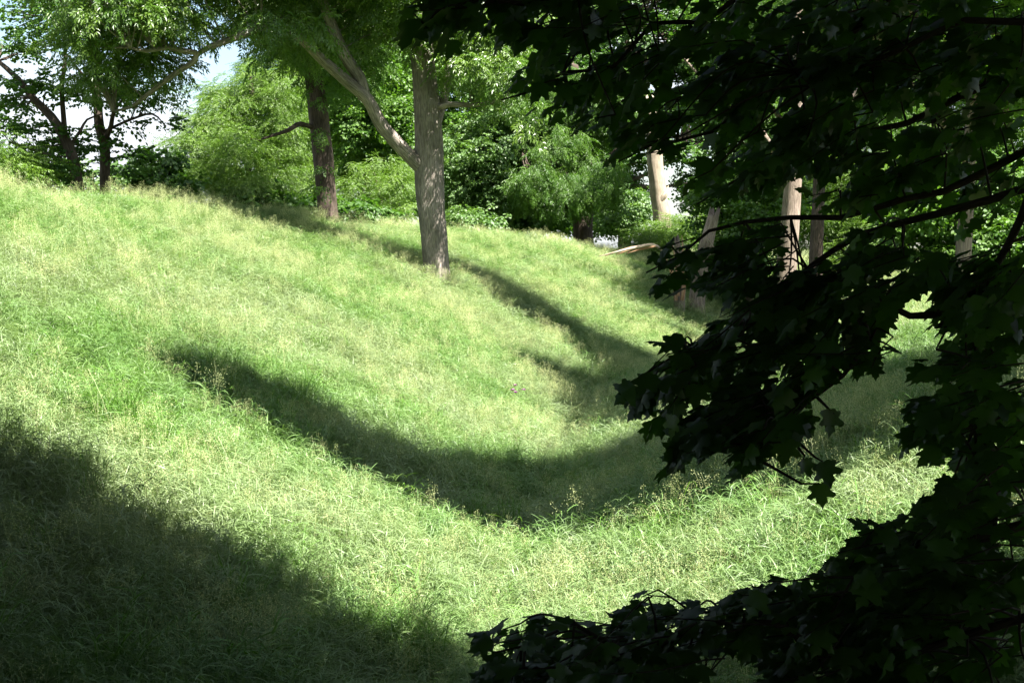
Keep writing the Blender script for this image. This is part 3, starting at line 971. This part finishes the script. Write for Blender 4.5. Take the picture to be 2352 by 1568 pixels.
# ------------------------------------------------------------------ the maple in the foreground
def maple_leaf(seed):
    random.seed(seed)
    half = [(0.0, 0.0), (0.12, -0.05), (0.22, -0.02), (0.30, 0.05), (0.43, 0.03), (0.50, 0.12), (0.44, 0.20), (0.37, 0.27), (0.44, 0.34), (0.52, 0.40), (0.60, 0.52), (0.50, 0.53),
            (0.43, 0.60), (0.33, 0.57), (0.22, 0.56), (0.21, 0.66), (0.23, 0.76), (0.13, 0.80), (0.07, 0.90), (0.0, 1.04)]
    fold = random.uniform(0.10, 0.45)
    curl = random.uniform(0.05, 0.38)
    tw = random.uniform(-0.25, 0.25)
    V, F = [], []
    rib = [0.0, 0.25, 0.55, 0.8, 1.04]

    def zz(x, y):
        return -fold * abs(x) ** 1.3 - curl * max(0, y - 0.2) ** 1.6 + tw * x * y + 0.04 * math.sin(x * 9 + seed) * math.cos(y * 8)
    bm = bmesh.new()
    rv_ = [bm.verts.new((0, y, zz(0, y))) for y in rib]
    for s in (-1, 1):
        ov = [rv_[0]] + [bm.verts.new((s * x * random.uniform(0.93, 1.07), y + random.uniform(-.015, .015), zz(x, y))) for (x, y) in half[1:-1]] + [rv_[-1]]
        # connect outline to the midrib piecewise
        cuts = [0, 7, 13, 16, 19]
        for k in range(4):
            seg = ov[cuts[k]:cuts[k + 1] + 1]
            poly = [rv_[k]] + [v for v in seg if v not in (rv_[k], rv_[k + 1])] + [rv_[k + 1]]
            if s < 0:
                poly = poly[::-1]
            try:
                bm.faces.new(poly)
            except ValueError:
                pass
    bmesh.ops.triangulate(bm, faces=bm.faces[:])
    # leaf stalk
    st = [bm.verts.new(c) for c in ((-.012, 0, 0), (.012, 0, 0), (0.010, -.42, 0.10), (-.010, -.42, 0.10))]
    bm.faces.new(st)
    bmesh.ops.triangulate(bm, faces=bm.faces[:])
    bm.verts.ensure_lookup_table()
    bm.verts.index_update()
    V = np.array([v.co[:] for v in bm.verts])
    F = np.array([[v.index for v in f.verts] for f in bm.faces])
    bm.free()
    return V, F


LEAVES = [maple_leaf(40 + i) for i in range(6)]
random.seed(23)


def inside(poly, x, y):
    c = False
    n = len(poly)
    j = n - 1
    for i in range(n):
        xi, yi = poly[i]
        xj, yj = poly[j]
        if (yi > y) != (yj > y) and x < (xj - xi) * (y - yi) / (yj - yi) + xi:
            c = not c
        j = i
    return c


ZTOP = [(1175, -60), (1290, 60), (1200, 150), (1165, 185), (1240, 230), (1275, 285), (1370, 290), (1440, 355), (1530, 360), (1570, 330), (1600, 290), (1640, 330), (1560, 420), (1545, 475), (1640, 450),
        (1720, 420), (1790, 440), (1830, 400), (1890, 470), (1890, 540), (2010, 470), (2120, 480), (2170, 500), (2190, 560), (2250, 560), (2270, 480), (2420, 420), (2420, -60)]
ZSPRIG = [(885, -60), (890, 20), (935, 45), (985, 70), (1030, 90), (1080, 100), (1150, 105), (1190, 90), (1290, 40), (1290, -60)]
ZMID = [(1438, 668), (1475, 600), (1520, 555), (1560, 535), (1640, 540), (1700, 520), (1790, 500), (1850, 560), (1800, 640), (1690, 680), (1600, 690), (1560, 660), (1500, 680), (1470, 705)]
ZMID2 = [(1450, 870), (1535, 800), (1545, 765), (1620, 760), (1680, 700), (1770, 660), (1830, 600), (1920, 560), (2050, 490), (2130, 540), (2190, 620), (2080, 690), (2060, 760), (2090, 820), (2030, 850), (1900, 890),
         (1870, 940), (1850, 1000), (1800, 1040), (1740, 1085), (1690, 1095), (1680, 1050), (1600, 1020), (1520, 1085), (1530, 1030), (1570, 990), (1490, 950), (1455, 950)]
ZRIGHT = [(2180, 600), (2270, 560), (2420, 520), (2420, 1120), (2250, 1080), (2190, 1120), (2150, 1120), (2220, 1030), (2070, 1005), (2110, 930), (2180, 880), (2120, 850), (2150, 800), (2210, 760), (2150, 700)]
ZLOW = [(1060, 1462), (1180, 1430), (1345, 1415), (1390, 1440), (1480, 1345), (1600, 1345), (1740, 1345), (1860, 1310), (1920, 1285), (1950, 1235), (2000, 1200), (2100, 1160), (2180, 1115), (2270, 1060), (2420, 1000), (2420, 1640), (1770, 1640), (1760, 1500), (1690, 1480),
        (1640, 1560), (1500, 1640), (1100, 1640), (1110, 1530), (1160, 1480), (1090, 1475)]
ZONES = [ZTOP, ZSPRIG, ZMID, ZMID2, ZRIGHT, ZLOW]


def allowed(p, pad=0):
    x, y, f = project(p)
    if pad:
        x, y = x + pad * noise.noise(Vector((x / 70, y / 45, 3.1))), y + pad * noise.noise(Vector((x / 60, y / 50, 8.7)))
    return any(inside(z, x, y) for z in ZONES)


def rim(p, w=46):
    x, y, f = project(p)
    return not all(any(inside(z, x + dx, y + dy) for z in ZONES) for dx, dy in ((-w, 0), (0, w), (0, -w)))


MT = Vector((7.2, 4.6, 0))
MT.z = T(MT.x, MT.y)
maple = thing('maple_tree', 'dark shaded maple with lobed leaves filling the right side close to the viewer', 'tree', MT)
mtrunk = [MT + Vector((0, 0, -.3)), MT + Vector((0, 0, .1)), MT + Vector((-.1, 0, 2.2)), MT + Vector((-.1, .2, 5)), MT + Vector((-.5, -.2, 8)), MT + Vector((-.8, -.6, 12))]
g = Geo(); g.tube(mtrunk, [.42, .36, .30, .26, .2, .08], seg=18, rough=0.07); g.build('trunk', M['bark_maple'], maple)

# boughs: pixel path + depth
BOUGHS = [
    [(2700, -500, 6.0), (2350, -150, 6.4), (2060, -5, 6.8), (1960, 75, 6.9), (1850, 145, 7.0), (1710, 262, 7.1), (1560, 330, 7.0), (1450, 345, 6.9)],
    [(2500, -450, 6.2), (2000, -200, 6.6), (1700, -60, 7.0), (1500, 60, 7.2), (1330, 150, 7.2), (1200, 185, 7.2)],
    [(2300, -520, 6.0), (1700, -260, 6.2), (1400, -60, 6.3), (1200, 10, 6.3), (1050, 30, 6.2), (920, 10, 6.2)],
    [(2700, 100, 6.2), (2350, 180, 6.6), (2100, 280, 6.9), (1900, 330, 7.0), (1750, 370, 7.1), (1600, 440, 7.0)],
    [(2700, 350, 5.6), (2400, 380, 5.8), (2150, 470, 6.0), (1990, 560, 6.1), (1800, 700, 6.1), (1650, 800, 6.0), (1480, 880, 5.9)],
    [(2600, 300, 6.2), (2300, 400, 6.4), (2050, 480, 6.6), (1820, 530, 6.7), (1650, 590, 6.6), (1470, 660, 6.5)],
    [(2600, 640, 5.6), (2350, 690, 5.8), (2180, 722, 6.0), (2060, 735, 6.1), (1920, 800, 6.1), (1800, 900, 6.0), (1720, 1050, 5.9)],
    [(2500, 330, 5.2), (2420, 450, 5.2), (2320, 560, 5.3), (2230, 690, 5.3), (2150, 760, 5.4), (2100, 790, 5.5)],
    [(2800, 800, 5.0), (2500, 850, 5.2), (2350, 900, 5.4), (2200, 960, 5.5), (2090, 1000, 5.5)],
    [(3000, 900, 4.6), (2600, 1010, 4.8), (2350, 1130, 5.0), (2150, 1230, 5.1), (1960, 1330, 5.2), (1750, 1400, 5.2), (1500, 1440, 5.1), (1320, 1450, 5.0), (1190, 1468, 4.9)],
    [(3000, 1200, 4.4), (2600, 1300, 4.6), (2300, 1400, 4.8), (2000, 1470, 4.9), (1700, 1450, 4.9), (1480, 1510, 4.8), (1300, 1535, 4.7)],
    [(2900, 50, 5.2), (2500, 0, 5.4), (2250, 60, 5.7), (2000, 130, 6.0), (1800, 200, 6.2)],
]
bnodes = []
btips = []
for bg_ in BOUGHS:
    pts = [P(*q) + rv(.05) for q in bg_]
    pts = [q for i in range(len(pts) - 1) for q in (pts[i], pts[i].lerp(pts[i + 1], .5) + rv(.035))] + [pts[-1]]
    start = min(mtrunk[2:], key=lambda m_: (m_ - pts[0]).length)
    mid = (start + pts[0]) / 2 + Vector((0, 0, .15))
    allp = [start, mid] + pts
    n = len(allp)
    rad = [0.021 * (1 - i / (n - 1)) ** 0.9 + 0.0035 for i in range(n)]
    g = Geo()
    q = g.tube(allp, rad, seg=7, step=0.12, rough=0.05)
    g.build('bough', M['bark_maple'], maple)
    bnodes += q[int(len(q) * .2):]
    btips.append(q[int(len(q) * .5):])

leaves = []          # (matrix 4x4 np, variant)
twg = Geo()
LITS = 0


def add_leaf(pos, ax, nrm, size):
    ax = ax.normalized()
    side = ax.cross(nrm)
    if side.length < 1e-3:
        side = ax.orthogonal()
    side.normalize()
    up = side.cross(ax).normalized()
    c = pos + ax * size * 0.5
    tip = pos + ax * size * 0.95
    if not allowed(pos, 34) or not (allowed(c, 34) or random.random() < 0.4) or (rim(c, 30) and random.random() < 0.35):
        return False
    m_ = np.eye(4)
    m_[:3, 0] = np.array(side) * size
    m_[:3, 1] = np.array(ax) * size
    m_[:3, 2] = np.array(up) * size
    m_[:3, 3] = pos
    leaves.append((m_, random.randrange(len(LEAVES)), project(c), size))
    return True


def twig(base, d, length, lsize, dr=(0.05, 0.6), tilt=.22):
    d = d.normalized()
    n = max(3, int(length / 0.075))
    p = base.copy()
    pts = [p.copy()]
    ok = 0
    last_ok = 0
    for k in range(n):
        d = (d + Vector((random.gauss(0, .07), random.gauss(0, .07), random.gauss(-.035, .05)))).normalized()
        p = p + d * (length / n)
        if not allowed(p, 34):
            break
        pts.append(p.copy())
        side = d.cross(Vector((0, 0, 1)))
        side = side.normalized() if side.length > 1e-3 else Vector((1, 0, 0))
        if k % 2:
            side = (side * 0.5 + Vector((0, 0, .8))).normalized()
        for s in (-1, 1):
            if random.random() < 0.1:
                continue
            pd = (d * 0.55 + side * s * 0.8 + Vector((0, 0, .05)) + rv(.2)).normalized()
            size = lsize * random.uniform(0.65, 1.2)
            lp = p + pd * size * 0.42
            ax = pd * 0.55 + d * 0.5 + Vector((-0.12, 0, -random.uniform(*dr))) + rv(.14)
            nr = Vector((-.1, -0.12, 1)) + rv(tilt)
            if add_leaf(lp, ax, nr, size):
                ok += 1
                last_ok = len(pts) - 1
    if len(pts) > 2:
        add_leaf(pts[-1] + d * .03, d + Vector((0, 0, -.4)), Vector((0, -.2, 1)) + rv(.3), lsize)
    if ok and len(pts) > 1:
        rr_ = [0.0034 * (1 - .6 * i / len(pts)) for i in range(len(pts))]
        pts = pts[:max(2, last_ok + 1)]
        twg.tube(pts, rr_[:len(pts)], seg=4, step=0.045, cap=False)
        nb = min(bnodes, key=lambda q: (q - base).length)
        dd = (nb - base).length
        if 0.06 < dd < 0.75 and random.random() < .6 and all(allowed(nb.lerp(base, t_), 30) for t_ in (0.15, .35, .55, .75, .9)):
            mid = (nb + base) / 2 + Vector((0, 0, .10 * dd)) + rv(.05 * dd)
            twg.tube([nb, mid, base], [0.006, 0.0045, 0.0035], seg=5, step=0.05, cap=False)
    return ok


def fill_zone(poly, ntry, drange, lsize, dirpx, target, dr=(0.05, 0.6), tilt=.22):
    xs = [q[0] for q in poly]
    ys = [q[1] for q in poly]
    got = 0
    for _ in range(ntry):
        x = random.uniform(min(xs), max(xs))
        y = random.uniform(min(ys), max(ys))
        if not inside(poly, x, y):
            continue
        d = random.uniform(*drange)
        b = P(x, y, d)
        dv = Vector((dirpx[0] + random.gauss(0, .35), random.gauss(0, .45), dirpx[1] + random.gauss(0, .22)))
        got += twig(b, dv, random.uniform(.22, .5), lsize, dr, tilt)
        if got > target:
            break


fill_zone(ZTOP, 3000, (5.8, 8.6), .112, (-1, -.30), 1450, (.15, 1.0), .34)
fill_zone(ZSPRIG, 900, (5.8, 6.8), .15, (-1, -.25), 46, (.3, 1.1), .4)
fill_zone(ZMID, 900, (6.0, 7.0), .105, (-1, -.30), 105)
fill_zone(ZMID2, 2500, (5.4, 6.8), .108, (-1, -.42), 740, (.1, .7), .25)
fill_zone(ZRIGHT, 2500, (5.0, 7.2), .108, (-1, -.3), 560)
fill_zone(ZLOW, 3000, (4.5, 5.9), .092, (-1, -.15), 1450, (.0, .55), .2)
# leafy side twigs along the outer half of every bough
for q in btips:
    for i in range(1, len(q) - 1):
        if random.random() < 0.55:
            d_ = (q[i + 1] - q[i]).normalized()
            sd_ = d_.cross(Vector((0, 0, 1))).normalized() * random.choice((-1, 1))
            twig(q[i], d_ * .8 + sd_ * .7 + Vector((0, 0, random.uniform(-.35, .2))), random.uniform(.15, .32), .10, (.05, .6), .25)
    twig(q[-1], q[-1] - q[-3], .22, .11)
# leaves dangling under the middle boughs
for (x, y, d, s) in [(1882, 1135, 5.9, .105), (1890, 1085, 5.9, .115), (1845, 1080, 5.9, .085), (1905, 965, 6.0, .12), (1838, 975, 6.0, .11)]:
    pos = P(x, y - 25, d)
    m_ = np.eye(4)
    ax = Vector((random.uniform(-.2, .7), 0, -1)).normalized()
    side = Vector((1, random.uniform(-.4, .6), .15)).normalized()
    side = (side - ax * side.dot(ax)).normalized()
    up = side.cross(ax)
    m_[:3, 0] = np.array(side) * s
    m_[:3, 1] = np.array(ax) * s
    m_[:3, 2] = np.array(up) * s
    m_[:3, 3] = pos
    leaves.append((m_, 1, project(pos), s))
    nb = min(bnodes, key=lambda q: (q - pos).length)
    twg.tube([nb, (nb + pos) / 2 + Vector((.05, 0, -.05)), pos], [.008, .005, .003], seg=4, step=.15, cap=False)
o = twg.build('twigs', M['bark_maple'], maple)
o['kind'] = 'stuff'

# the leaves that show largest are parts of their own, the rest is one mass
proj = np.array([[l[2][0], l[2][1], l[2][2]] for l in leaves])
score = np.empty(len(leaves))
for i in range(len(leaves)):
    dx = proj[:, 0] - proj[i, 0]
    dy = proj[:, 1] - proj[i, 1]
    near = (dx * dx + dy * dy < 34 ** 2) & (proj[:, 2] < proj[i, 2] - 0.01)
    inframe = 0 if (0 < proj[i, 0] < W0 and 0 < proj[i, 1] < H0) else 50
    score[i] = near.sum() * 1.0 + inframe - 12 * leaves[i][3]
order = np.argsort(score)
big = set(order[:300].tolist())
lmesh = []
for k, (V, F) in enumerate(LEAVES):
    me = mesh_np('leaf', V, F, smooth=True)
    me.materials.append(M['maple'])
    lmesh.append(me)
rv_all, rf_all, off = [], [], 0
pinv = Matrix.Translation(maple.location).inverted()
for i, (m_, var, _, _) in enumerate(leaves):
    if i in big:
        o = bpy.data.objects.new('leaf', lmesh[var])
        COL.objects.link(o)
        o.parent = maple
        o.matrix_parent_inverse = pinv
        o.matrix_basis = Matrix(m_.tolist())
    else:
        V, F = LEAVES[var]
        v4 = V @ m_[:3, :3].T + m_[:3, 3]
        rv_all.append(v4)
        rf_all.append(F + off)
        off += len(V)
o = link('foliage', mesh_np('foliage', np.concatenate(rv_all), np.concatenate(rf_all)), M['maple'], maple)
o['kind'] = 'stuff'

# unseen crown overhead and behind, its clumps placed to keep the foreground in shade
cl = []
SHADE = [(-6000, -3000), (-160, -3000), (-160, 950), (0, 985), (60, 1020), (130, 1090), (300, 1140), (400, 1195), (480, 1210), (560, 1265), (700, 1310), (760, 1375), (860, 1405), (1000, 1475), (1085, 1575), (1500, 1590), (1750, 1480), (1990, 1330), (2250, 1190), (2500, 1100), (4500, 1000), (4500, 9000), (-4000, 9000)]
FLECK = [(490, 1480), (640, 1470), (650, 1620), (490, 1620)]
NC = 40000
cand = np.column_stack([rng.uniform(-19, 16, NC), rng.uniform(-10, 24, NC), rng.uniform(6.4, 19, NC)])
in_m = ((cand[:, 0] - 3) / 14) ** 2 + ((cand[:, 1] - 1) / 11.5) ** 2 + ((cand[:, 2] - 6) / 10.5) ** 2 < 1
in_l = ((cand[:, 0] + 11) / 10) ** 2 + ((cand[:, 1] - 11) / 12) ** 2 + ((cand[:, 2] - 9) / 9.5) ** 2 < 1
to_left = (in_l & ~in_m)[in_m | in_l]
cand = cand[in_m | in_l]
cl_left = []
crad = rng.uniform(.8, 1.2, len(cand))


def landing(p):
    """where the shadow of the points p falls on the grass"""
    q = p.copy()
    live = np.ones(len(q), bool)
    step = np.array(SUN) * 0.25
    for _ in range(110):
        low = q[:, 2] < terrain(q[:, 0], q[:, 1]) + 0.42
        live &= ~low
        if not live.any():
            break
        q[live] -= step
    return q


offs = [(0, 0, 0), (.8, 0, 0), (-.8, 0, 0), (0, .8, 0), (0, -.8, 0)]
lands = [landing(cand + np.array(o_)[None, :] * crad[:, None]) for o_ in offs]
for i in range(len(cand)):
    p, r = Vector(cand[i]), float(crad[i])
    x, y, f = project(p)
    if p.y > -1.5 and (f < 0.3 or y + (r + 1.0) / mpp(max(f, .3)) > -20) and p.z < 9.5:
        continue
    if f > 0 and y + (r + 1.0) / mpp(max(f, .3)) > -20:
        continue
    ok_ = True
    for k, ln in enumerate(lands):
        lx_, ly_, lf_ = project(ln[i])
        if lf_ < 2:
            continue
        if not inside(SHADE, lx_, ly_) or inside(FLECK, lx_, ly_):
            ok_ = False
            break
    if ok_:
        if to_left[i]:
            if len(cl_left) < 620:
                cl_left.append((p, r))
        elif len(cl) < 1000:
            cl.append((p, r))
# clumps added straight up-sun of the low boughs to keep their leaves dark
for _ in range(700):
    m_ = leaves[random.randrange(len(leaves))]
    if 1740 < m_[2][0] < 1900 and 300 < m_[2][1] < 480:
        continue
    if m_[2][1] < 450 and random.random() < .55:
        continue
    p = Vector(m_[0][:3, 3]) + SUN * random.uniform(6.5, 12)
    x, y, f = project(p)
    if p.z < 8.0 or (p.y > -1.5 and (f < 0.3 or y + 2.0 / mpp(max(f, .3)) > -20) and p.z < 8.5) or (f > 0 and y + 2.0 / mpp(max(f, .3)) > -20):
        continue
    if any((p - q_).length < 0.8 for q_, r_ in cl[-260:]):
        continue
    cl.append((p, random.uniform(.8, 1.1)))
for m_ in leaves[-5:]:  # clumps added up-sun to shade the dangling leaves
    for h_ in (8.0, 9.5, 11.0):
        cl.append((Vector(m_[0][:3, 3]) + SUN * h_, 1.0))
# unseen drooping skirt added behind the viewer to block low sky light
for _ in range(170):
    a = random.uniform(math.radians(185), math.radians(365))
    R_ = random.uniform(7, 10)
    cl.append((Vector((3 + R_ * math.cos(a) * 1.1, 1 + R_ * math.sin(a), random.uniform(2.2, 8))), random.uniform(.9, 1.3)))
fl0 = hit(575, 1535, up=.35)


def off_fleck(cs):
    return [(p, r) for p, r in cs if (Vector(p) - fl0).cross(SUN).length > r * .85 + .1]


cl = off_fleck(cl)
cl_left = off_fleck(cl_left)
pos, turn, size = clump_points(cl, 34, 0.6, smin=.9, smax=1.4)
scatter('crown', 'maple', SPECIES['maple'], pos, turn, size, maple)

lx, ly = -15.5, 9.0  # oak added out of view to screen off sky light from the left
lz = T(lx, ly)
lp = [Vector((lx, ly, lz - .3)), Vector((lx, ly, lz + 3)), Vector((lx + .3, ly, lz + 7)), Vector((lx + .6, ly, lz + 12))]
tree('oak_tree', 'oak beyond the left edge closing the dark corner of the meadow', 'dark',
     [('trunk', lp, [.45, .36, .28, .1]), ('limb', [lp[1], Vector((lx + 3, ly - 2, lz + 5)), Vector((lx + 5, ly - 4, lz + 7))], [.2, .14, .05])],
     [(Vector((lx + 1, ly - 1, lz + 8)), 6, 6, 5), (Vector((lx + 3, ly - 6, lz + 6)), 5, 5, 5), (Vector((lx - .5, ly + 5, lz + 8)), 4.5, 5, 5), (Vector((lx - 2, ly + 12, lz + 7)), 5, 6, 5)], M['bark_dark'], cr=1.4, per=50, twigs=0.5, extra=cl_left)

# ------------------------------------------------------------------ grass
def blade(V, F, p, d, length, w, arch, tw, K=4):
    """one grass blade from p along d, arching over"""
    d = d.normalized()
    i0 = len(V)
    q = p.copy()
    for k in range(K):
        t_ = k / K
        side = d.cross(Vector((0, 0, 1)))
        side = side.normalized() if side.length > 1e-3 else Vector((1, 0, 0))
        up = side.cross(d)
        a_ = tw * t_
        sd = (side * math.cos(a_) + up * math.sin(a_)) * (w * (0.7 + 0.6 * t_) * (1 - t_ ** 3) * .5)
        V.append(tuple(q - sd))
        V.append(tuple(q + sd))
        d = (d + Vector((0, 0, -arch / K))).normalized()
        q = q + d * (length / K)
    V.append(tuple(q))
    for k in range(K - 1):
        b = i0 + 2 * k
        F.append((b, b + 1, b + 3, b + 2))
    b = i0 + 2 * (K - 1)
    F.append((b, b + 1, b + 2))


def grass_tuft(seed, culms=13, basal=16, rad=0.26, hmin=0.30, hmax=0.66, wmin=0.007, wmax=0.013, ll=0.24):
    random.seed(seed)
    V, F = [], []

    def root():
        a = random.uniform(0, 2 * math.pi)
        r = rad * math.sqrt(random.random())
        return Vector((r * math.cos(a), r * math.sin(a), 0))
    for _ in range(culms):
        p = root()
        az = random.uniform(0, 2 * math.pi)
        h = random.uniform(hmin, hmax)
        d = Vector((math.cos(az) * .2 + .06, math.sin(az) * .2, 1)).normalized()
        blade(V, F, p, d, h, 0.004, 0.1, 0)
        for j in range(4):
            t_ = random.uniform(0.35, 1.0)
            b_ = random.uniform(0, 2 * math.pi)
            o = Vector((math.cos(b_) + .2, math.sin(b_), random.uniform(.5, 1.6)))
            blade(V, F, p + d * h * t_, o, ll * random.uniform(.55, 1.3), random.uniform(wmin, wmax), random.uniform(.6, 2.2), random.uniform(-1.2, 1.2))
    for _ in range(basal):
        b_ = random.uniform(0, 2 * math.pi)
        blade(V, F, root(), Vector((math.cos(b_) * .4, math.sin(b_) * .4, 1)), random.uniform(hmin, hmax) * .9, random.uniform(wmin, wmax), random.uniform(.3, 1.3), random.uniform(-1, 1))
    return V, F


def seed_stalks(seed, n=9, rad=0.3):
    random.seed(seed)
    V, F = [], []
    for _ in range(n):
        a = random.uniform(0, 2 * math.pi)
        r = rad * math.sqrt(random.random())
        p = Vector((r * math.cos(a), r * math.sin(a), 0.1))
        az = random.uniform(0, 2 * math.pi)
        out = Vector((math.cos(az) + .3, math.sin(az), 0))
        h = random.uniform(0.58, 0.88)
        last = None
        pts = []
        for k in range(5):
            t_ = k / 4
            pts.append(p + Vector((0, 0, h * t_)) + out * 0.16 * t_ ** 2.2)
        sd = Vector((-math.sin(az), math.cos(az), 0)) * 0.0010
        for k in range(4):
            i = len(V)
            V += [tuple(pts[k] - sd), tuple(pts[k] + sd), tuple(pts[k + 1] + sd), tuple(pts[k + 1] - sd)]
            F.append((i, i + 1, i + 2, i + 3))
        for k in range(30):
            t_ = random.uniform(0.70, 1.0)
            q = p + Vector((0, 0, h * t_)) + out * 0.16 * t_ ** 2.2
            da = random.uniform(0, 2 * math.pi)
            sp_ = (1.04 - t_) * 0.34 * random.uniform(.3, 1) + 0.012
            q = q + Vector((math.cos(da), math.sin(da), random.uniform(-.3, .5))) * sp_
            quad_leaf(V, F, q, Vector((math.cos(da) * .5, math.sin(da) * .5, random.uniform(-.6, .9))) + out * .3, rv(1), random.uniform(.012, .021), random.uniform(.006, .010))
    return V, F


tufts = [source('tuft', *grass_tuft(300 + i), M['grass']) for i in range(4)] + \
        [source('tuft', *grass_tuft(320 + i, culms=11, basal=15, hmin=.22, hmax=.52, wmin=.007, wmax=.012, ll=.25), M['grass']) for i in range(3)]
stalks = [source('stalk', *seed_stalks(350 + i), M['seed']) for i in range(4)]
random.seed(77)


def meadow(n_per, y0, y1, margin=1.18):
    area = 0.36 * margin * (y1 * y1 - y0 * y0)
    n = int(area * n_per)
    y = np.sqrt(rng.uniform(y0 * y0, y1 * y1, n))
    x = rng.uniform(-1, 1, n) * 0.36 * margin * y
    return np.stack([x, y], 1)


xy = np.concatenate([meadow(46, 7, 20), meadow(34, 20, 36), meadow(22, 36, 60), meadow(12, 60, 112)])
o_ = xy[:, 0] - xc(xy[:, 1])
keep = o_ > -22
for (tx, ty, tr) in [(b1.x, b1.y, .55)]:
    keep &= np.hypot(xy[:, 0] - tx, xy[:, 1] - ty) > tr
xy = xy[keep]
z = terrain(xy[:, 0], xy[:, 1])
n = len(xy)
hn = 0.5 + 0.22 * fbm(xy[:, 0], xy[:, 1], 0.8, 2.0) + 0.16 * fbm(xy[:, 0], xy[:, 1], 2.3, 7.0)
hs = np.clip(0.78 + 0.55 * (hn - 0.5), 0.5, 1.3) * rng.uniform(.8, 1.2, n)
ws = 1.0 + 0.9 * sstep(22, 70, xy[:, 1])
turn = np.stack([rng.normal(0, .13, n), rng.normal(0.02, .13, n), rng.uniform(0, 6.283, n)], 1)
grass = scatter('grass', 'grass', tufts, np.column_stack([xy, z - 0.02]), turn, np.column_stack([ws, ws, hs]))
grass['label'] = 'tall sunlit meadow grass covering the bank and the ditch'
grass['category'] = 'grass'

xy = np.concatenate([meadow(6, 8, 30), meadow(8, 30, 60), meadow(5, 60, 112)])
pn = 0.5 + 0.35 * fbm(xy[:, 0], xy[:, 1] * 1.4, 0.33, 3.0) + 0.25 * fbm(xy[:, 0], xy[:, 1], 1.1, 9.0)
keep = (xy[:, 0] - xc(xy[:, 1]) > -20) & (rng.uniform(0, 1, len(xy)) < np.clip(pn, 0.10, 1.0))
xy = xy[keep]
n = len(xy)
z = terrain(xy[:, 0], xy[:, 1])
turn = np.stack([rng.normal(0, .12, n), rng.normal(0.05, .12, n), rng.uniform(0, 6.283, n)], 1)
s_ = rng.uniform(.55, 1.05, n)
w_ = s_ * (1 + .6 * sstep(25, 70, xy[:, 1]))
seeds = scatter('grass_seed_heads', 'stalks', stalks, np.column_stack([xy, z]), turn, np.column_stack([w_, w_, s_]))
seeds['label'] = 'straw coloured grass seed heads standing above the meadow'
seeds['category'] = 'grass'

# coarse taller grass in scattered clumps
coarse = [source('coarse', *grass_tuft(371 + i, culms=7, basal=20, rad=.20, hmin=.5, hmax=.88, wmin=.009, wmax=.015, ll=.3), M['tuft']) for i in range(3)]
xy = np.concatenate([meadow(9, 9, 22), meadow(5, 22, 30), meadow(3.5, 30, 60)])
pn = fbm(xy[:, 0], xy[:, 1], 0.9, 12.0) + 0.7 * fbm(xy[:, 0], xy[:, 1], 2.7, 5.0)
xy = xy[rng.uniform(0, 1, len(xy)) < np.clip((pn - 0.55) * .9, 0.02, .85)]
n = len(xy)
turn = np.stack([rng.normal(0, .15, n), rng.normal(0, .15, n), rng.uniform(0, 6.283, n)], 1)
cg = scatter('coarse_grass', 'coarse', coarse, np.column_stack([xy, terrain(xy[:, 0], xy[:, 1])]), turn, rng.uniform(.6, 1.05, n))
cg['label'] = 'scattered clumps of taller coarse dark green grass in the meadow'
cg['category'] = 'grass'

# the lush tuft catching a fleck of sun in the dark corner
lush = source('lush', *grass_tuft(391, culms=9, basal=8, rad=.22, hmin=.4, hmax=.75, wmin=.016, wmax=.028, ll=.34), M['tuft'])
for k, (px, py) in enumerate([(515, 1540), (600, 1545)]):
    p = hit(px, py + 60)
    o = link('grass_tuft', lush.data, None)
    o.location = (p.x, p.y, p.z - .02)
    o.rotation_euler = (0, 0, k * 2.1)
    o['kind'] = 'stuff'

# purple wildflowers low on the bank
mf, N_, L_, out_ = mat_new('purple_petals')
bs = N_.new('ShaderNodeBsdfPrincipled')
bs.inputs['Base Color'].default_value = (0.42, 0.10, 0.40, 1)
bs.inputs['Roughness'].default_value = 0.6
L_.new(bs.outputs['BSDF'], out_.inputs['Surface'])
fl_lab = ['upper purple wildflower low on the grassy bank', 'lower left purple wildflower low on the grassy bank', 'lower purple wildflower beside its twin on the bank', 'small right-hand purple wildflower on the bank']
for (px, py), lb in zip([(1182, 911), (1178, 926), (1183, 931), (1202, 926)], fl_lab):
    p = hit(px, py)
    top = p + (CAM - p).normalized() * 0.75
    gp = Vector((top.x, top.y, T(top.x, top.y)))
    top.z = max(top.z, gp.z + .5)
    t = thing('wildflower', lb, 'flower', gp, 'purple wildflowers on the bank')
    g = Geo(); g.tube([gp, (gp + top) / 2 + Vector((.02, 0, 0)), top], [.004, .003, .003], seg=5, step=.2); g.build('stem', M['tuft'], t)
    V, F = [], []
    for k in range(14):
        a = k * 2.4
        quad_leaf(V, F, top, Vector((math.cos(a), math.sin(a), 0.2 + .06 * k)), Vector((0, 0, 1)), .07, .035)
    o = link('blossom', mesh_np('blossom', V, F, smooth=False), mf, t)
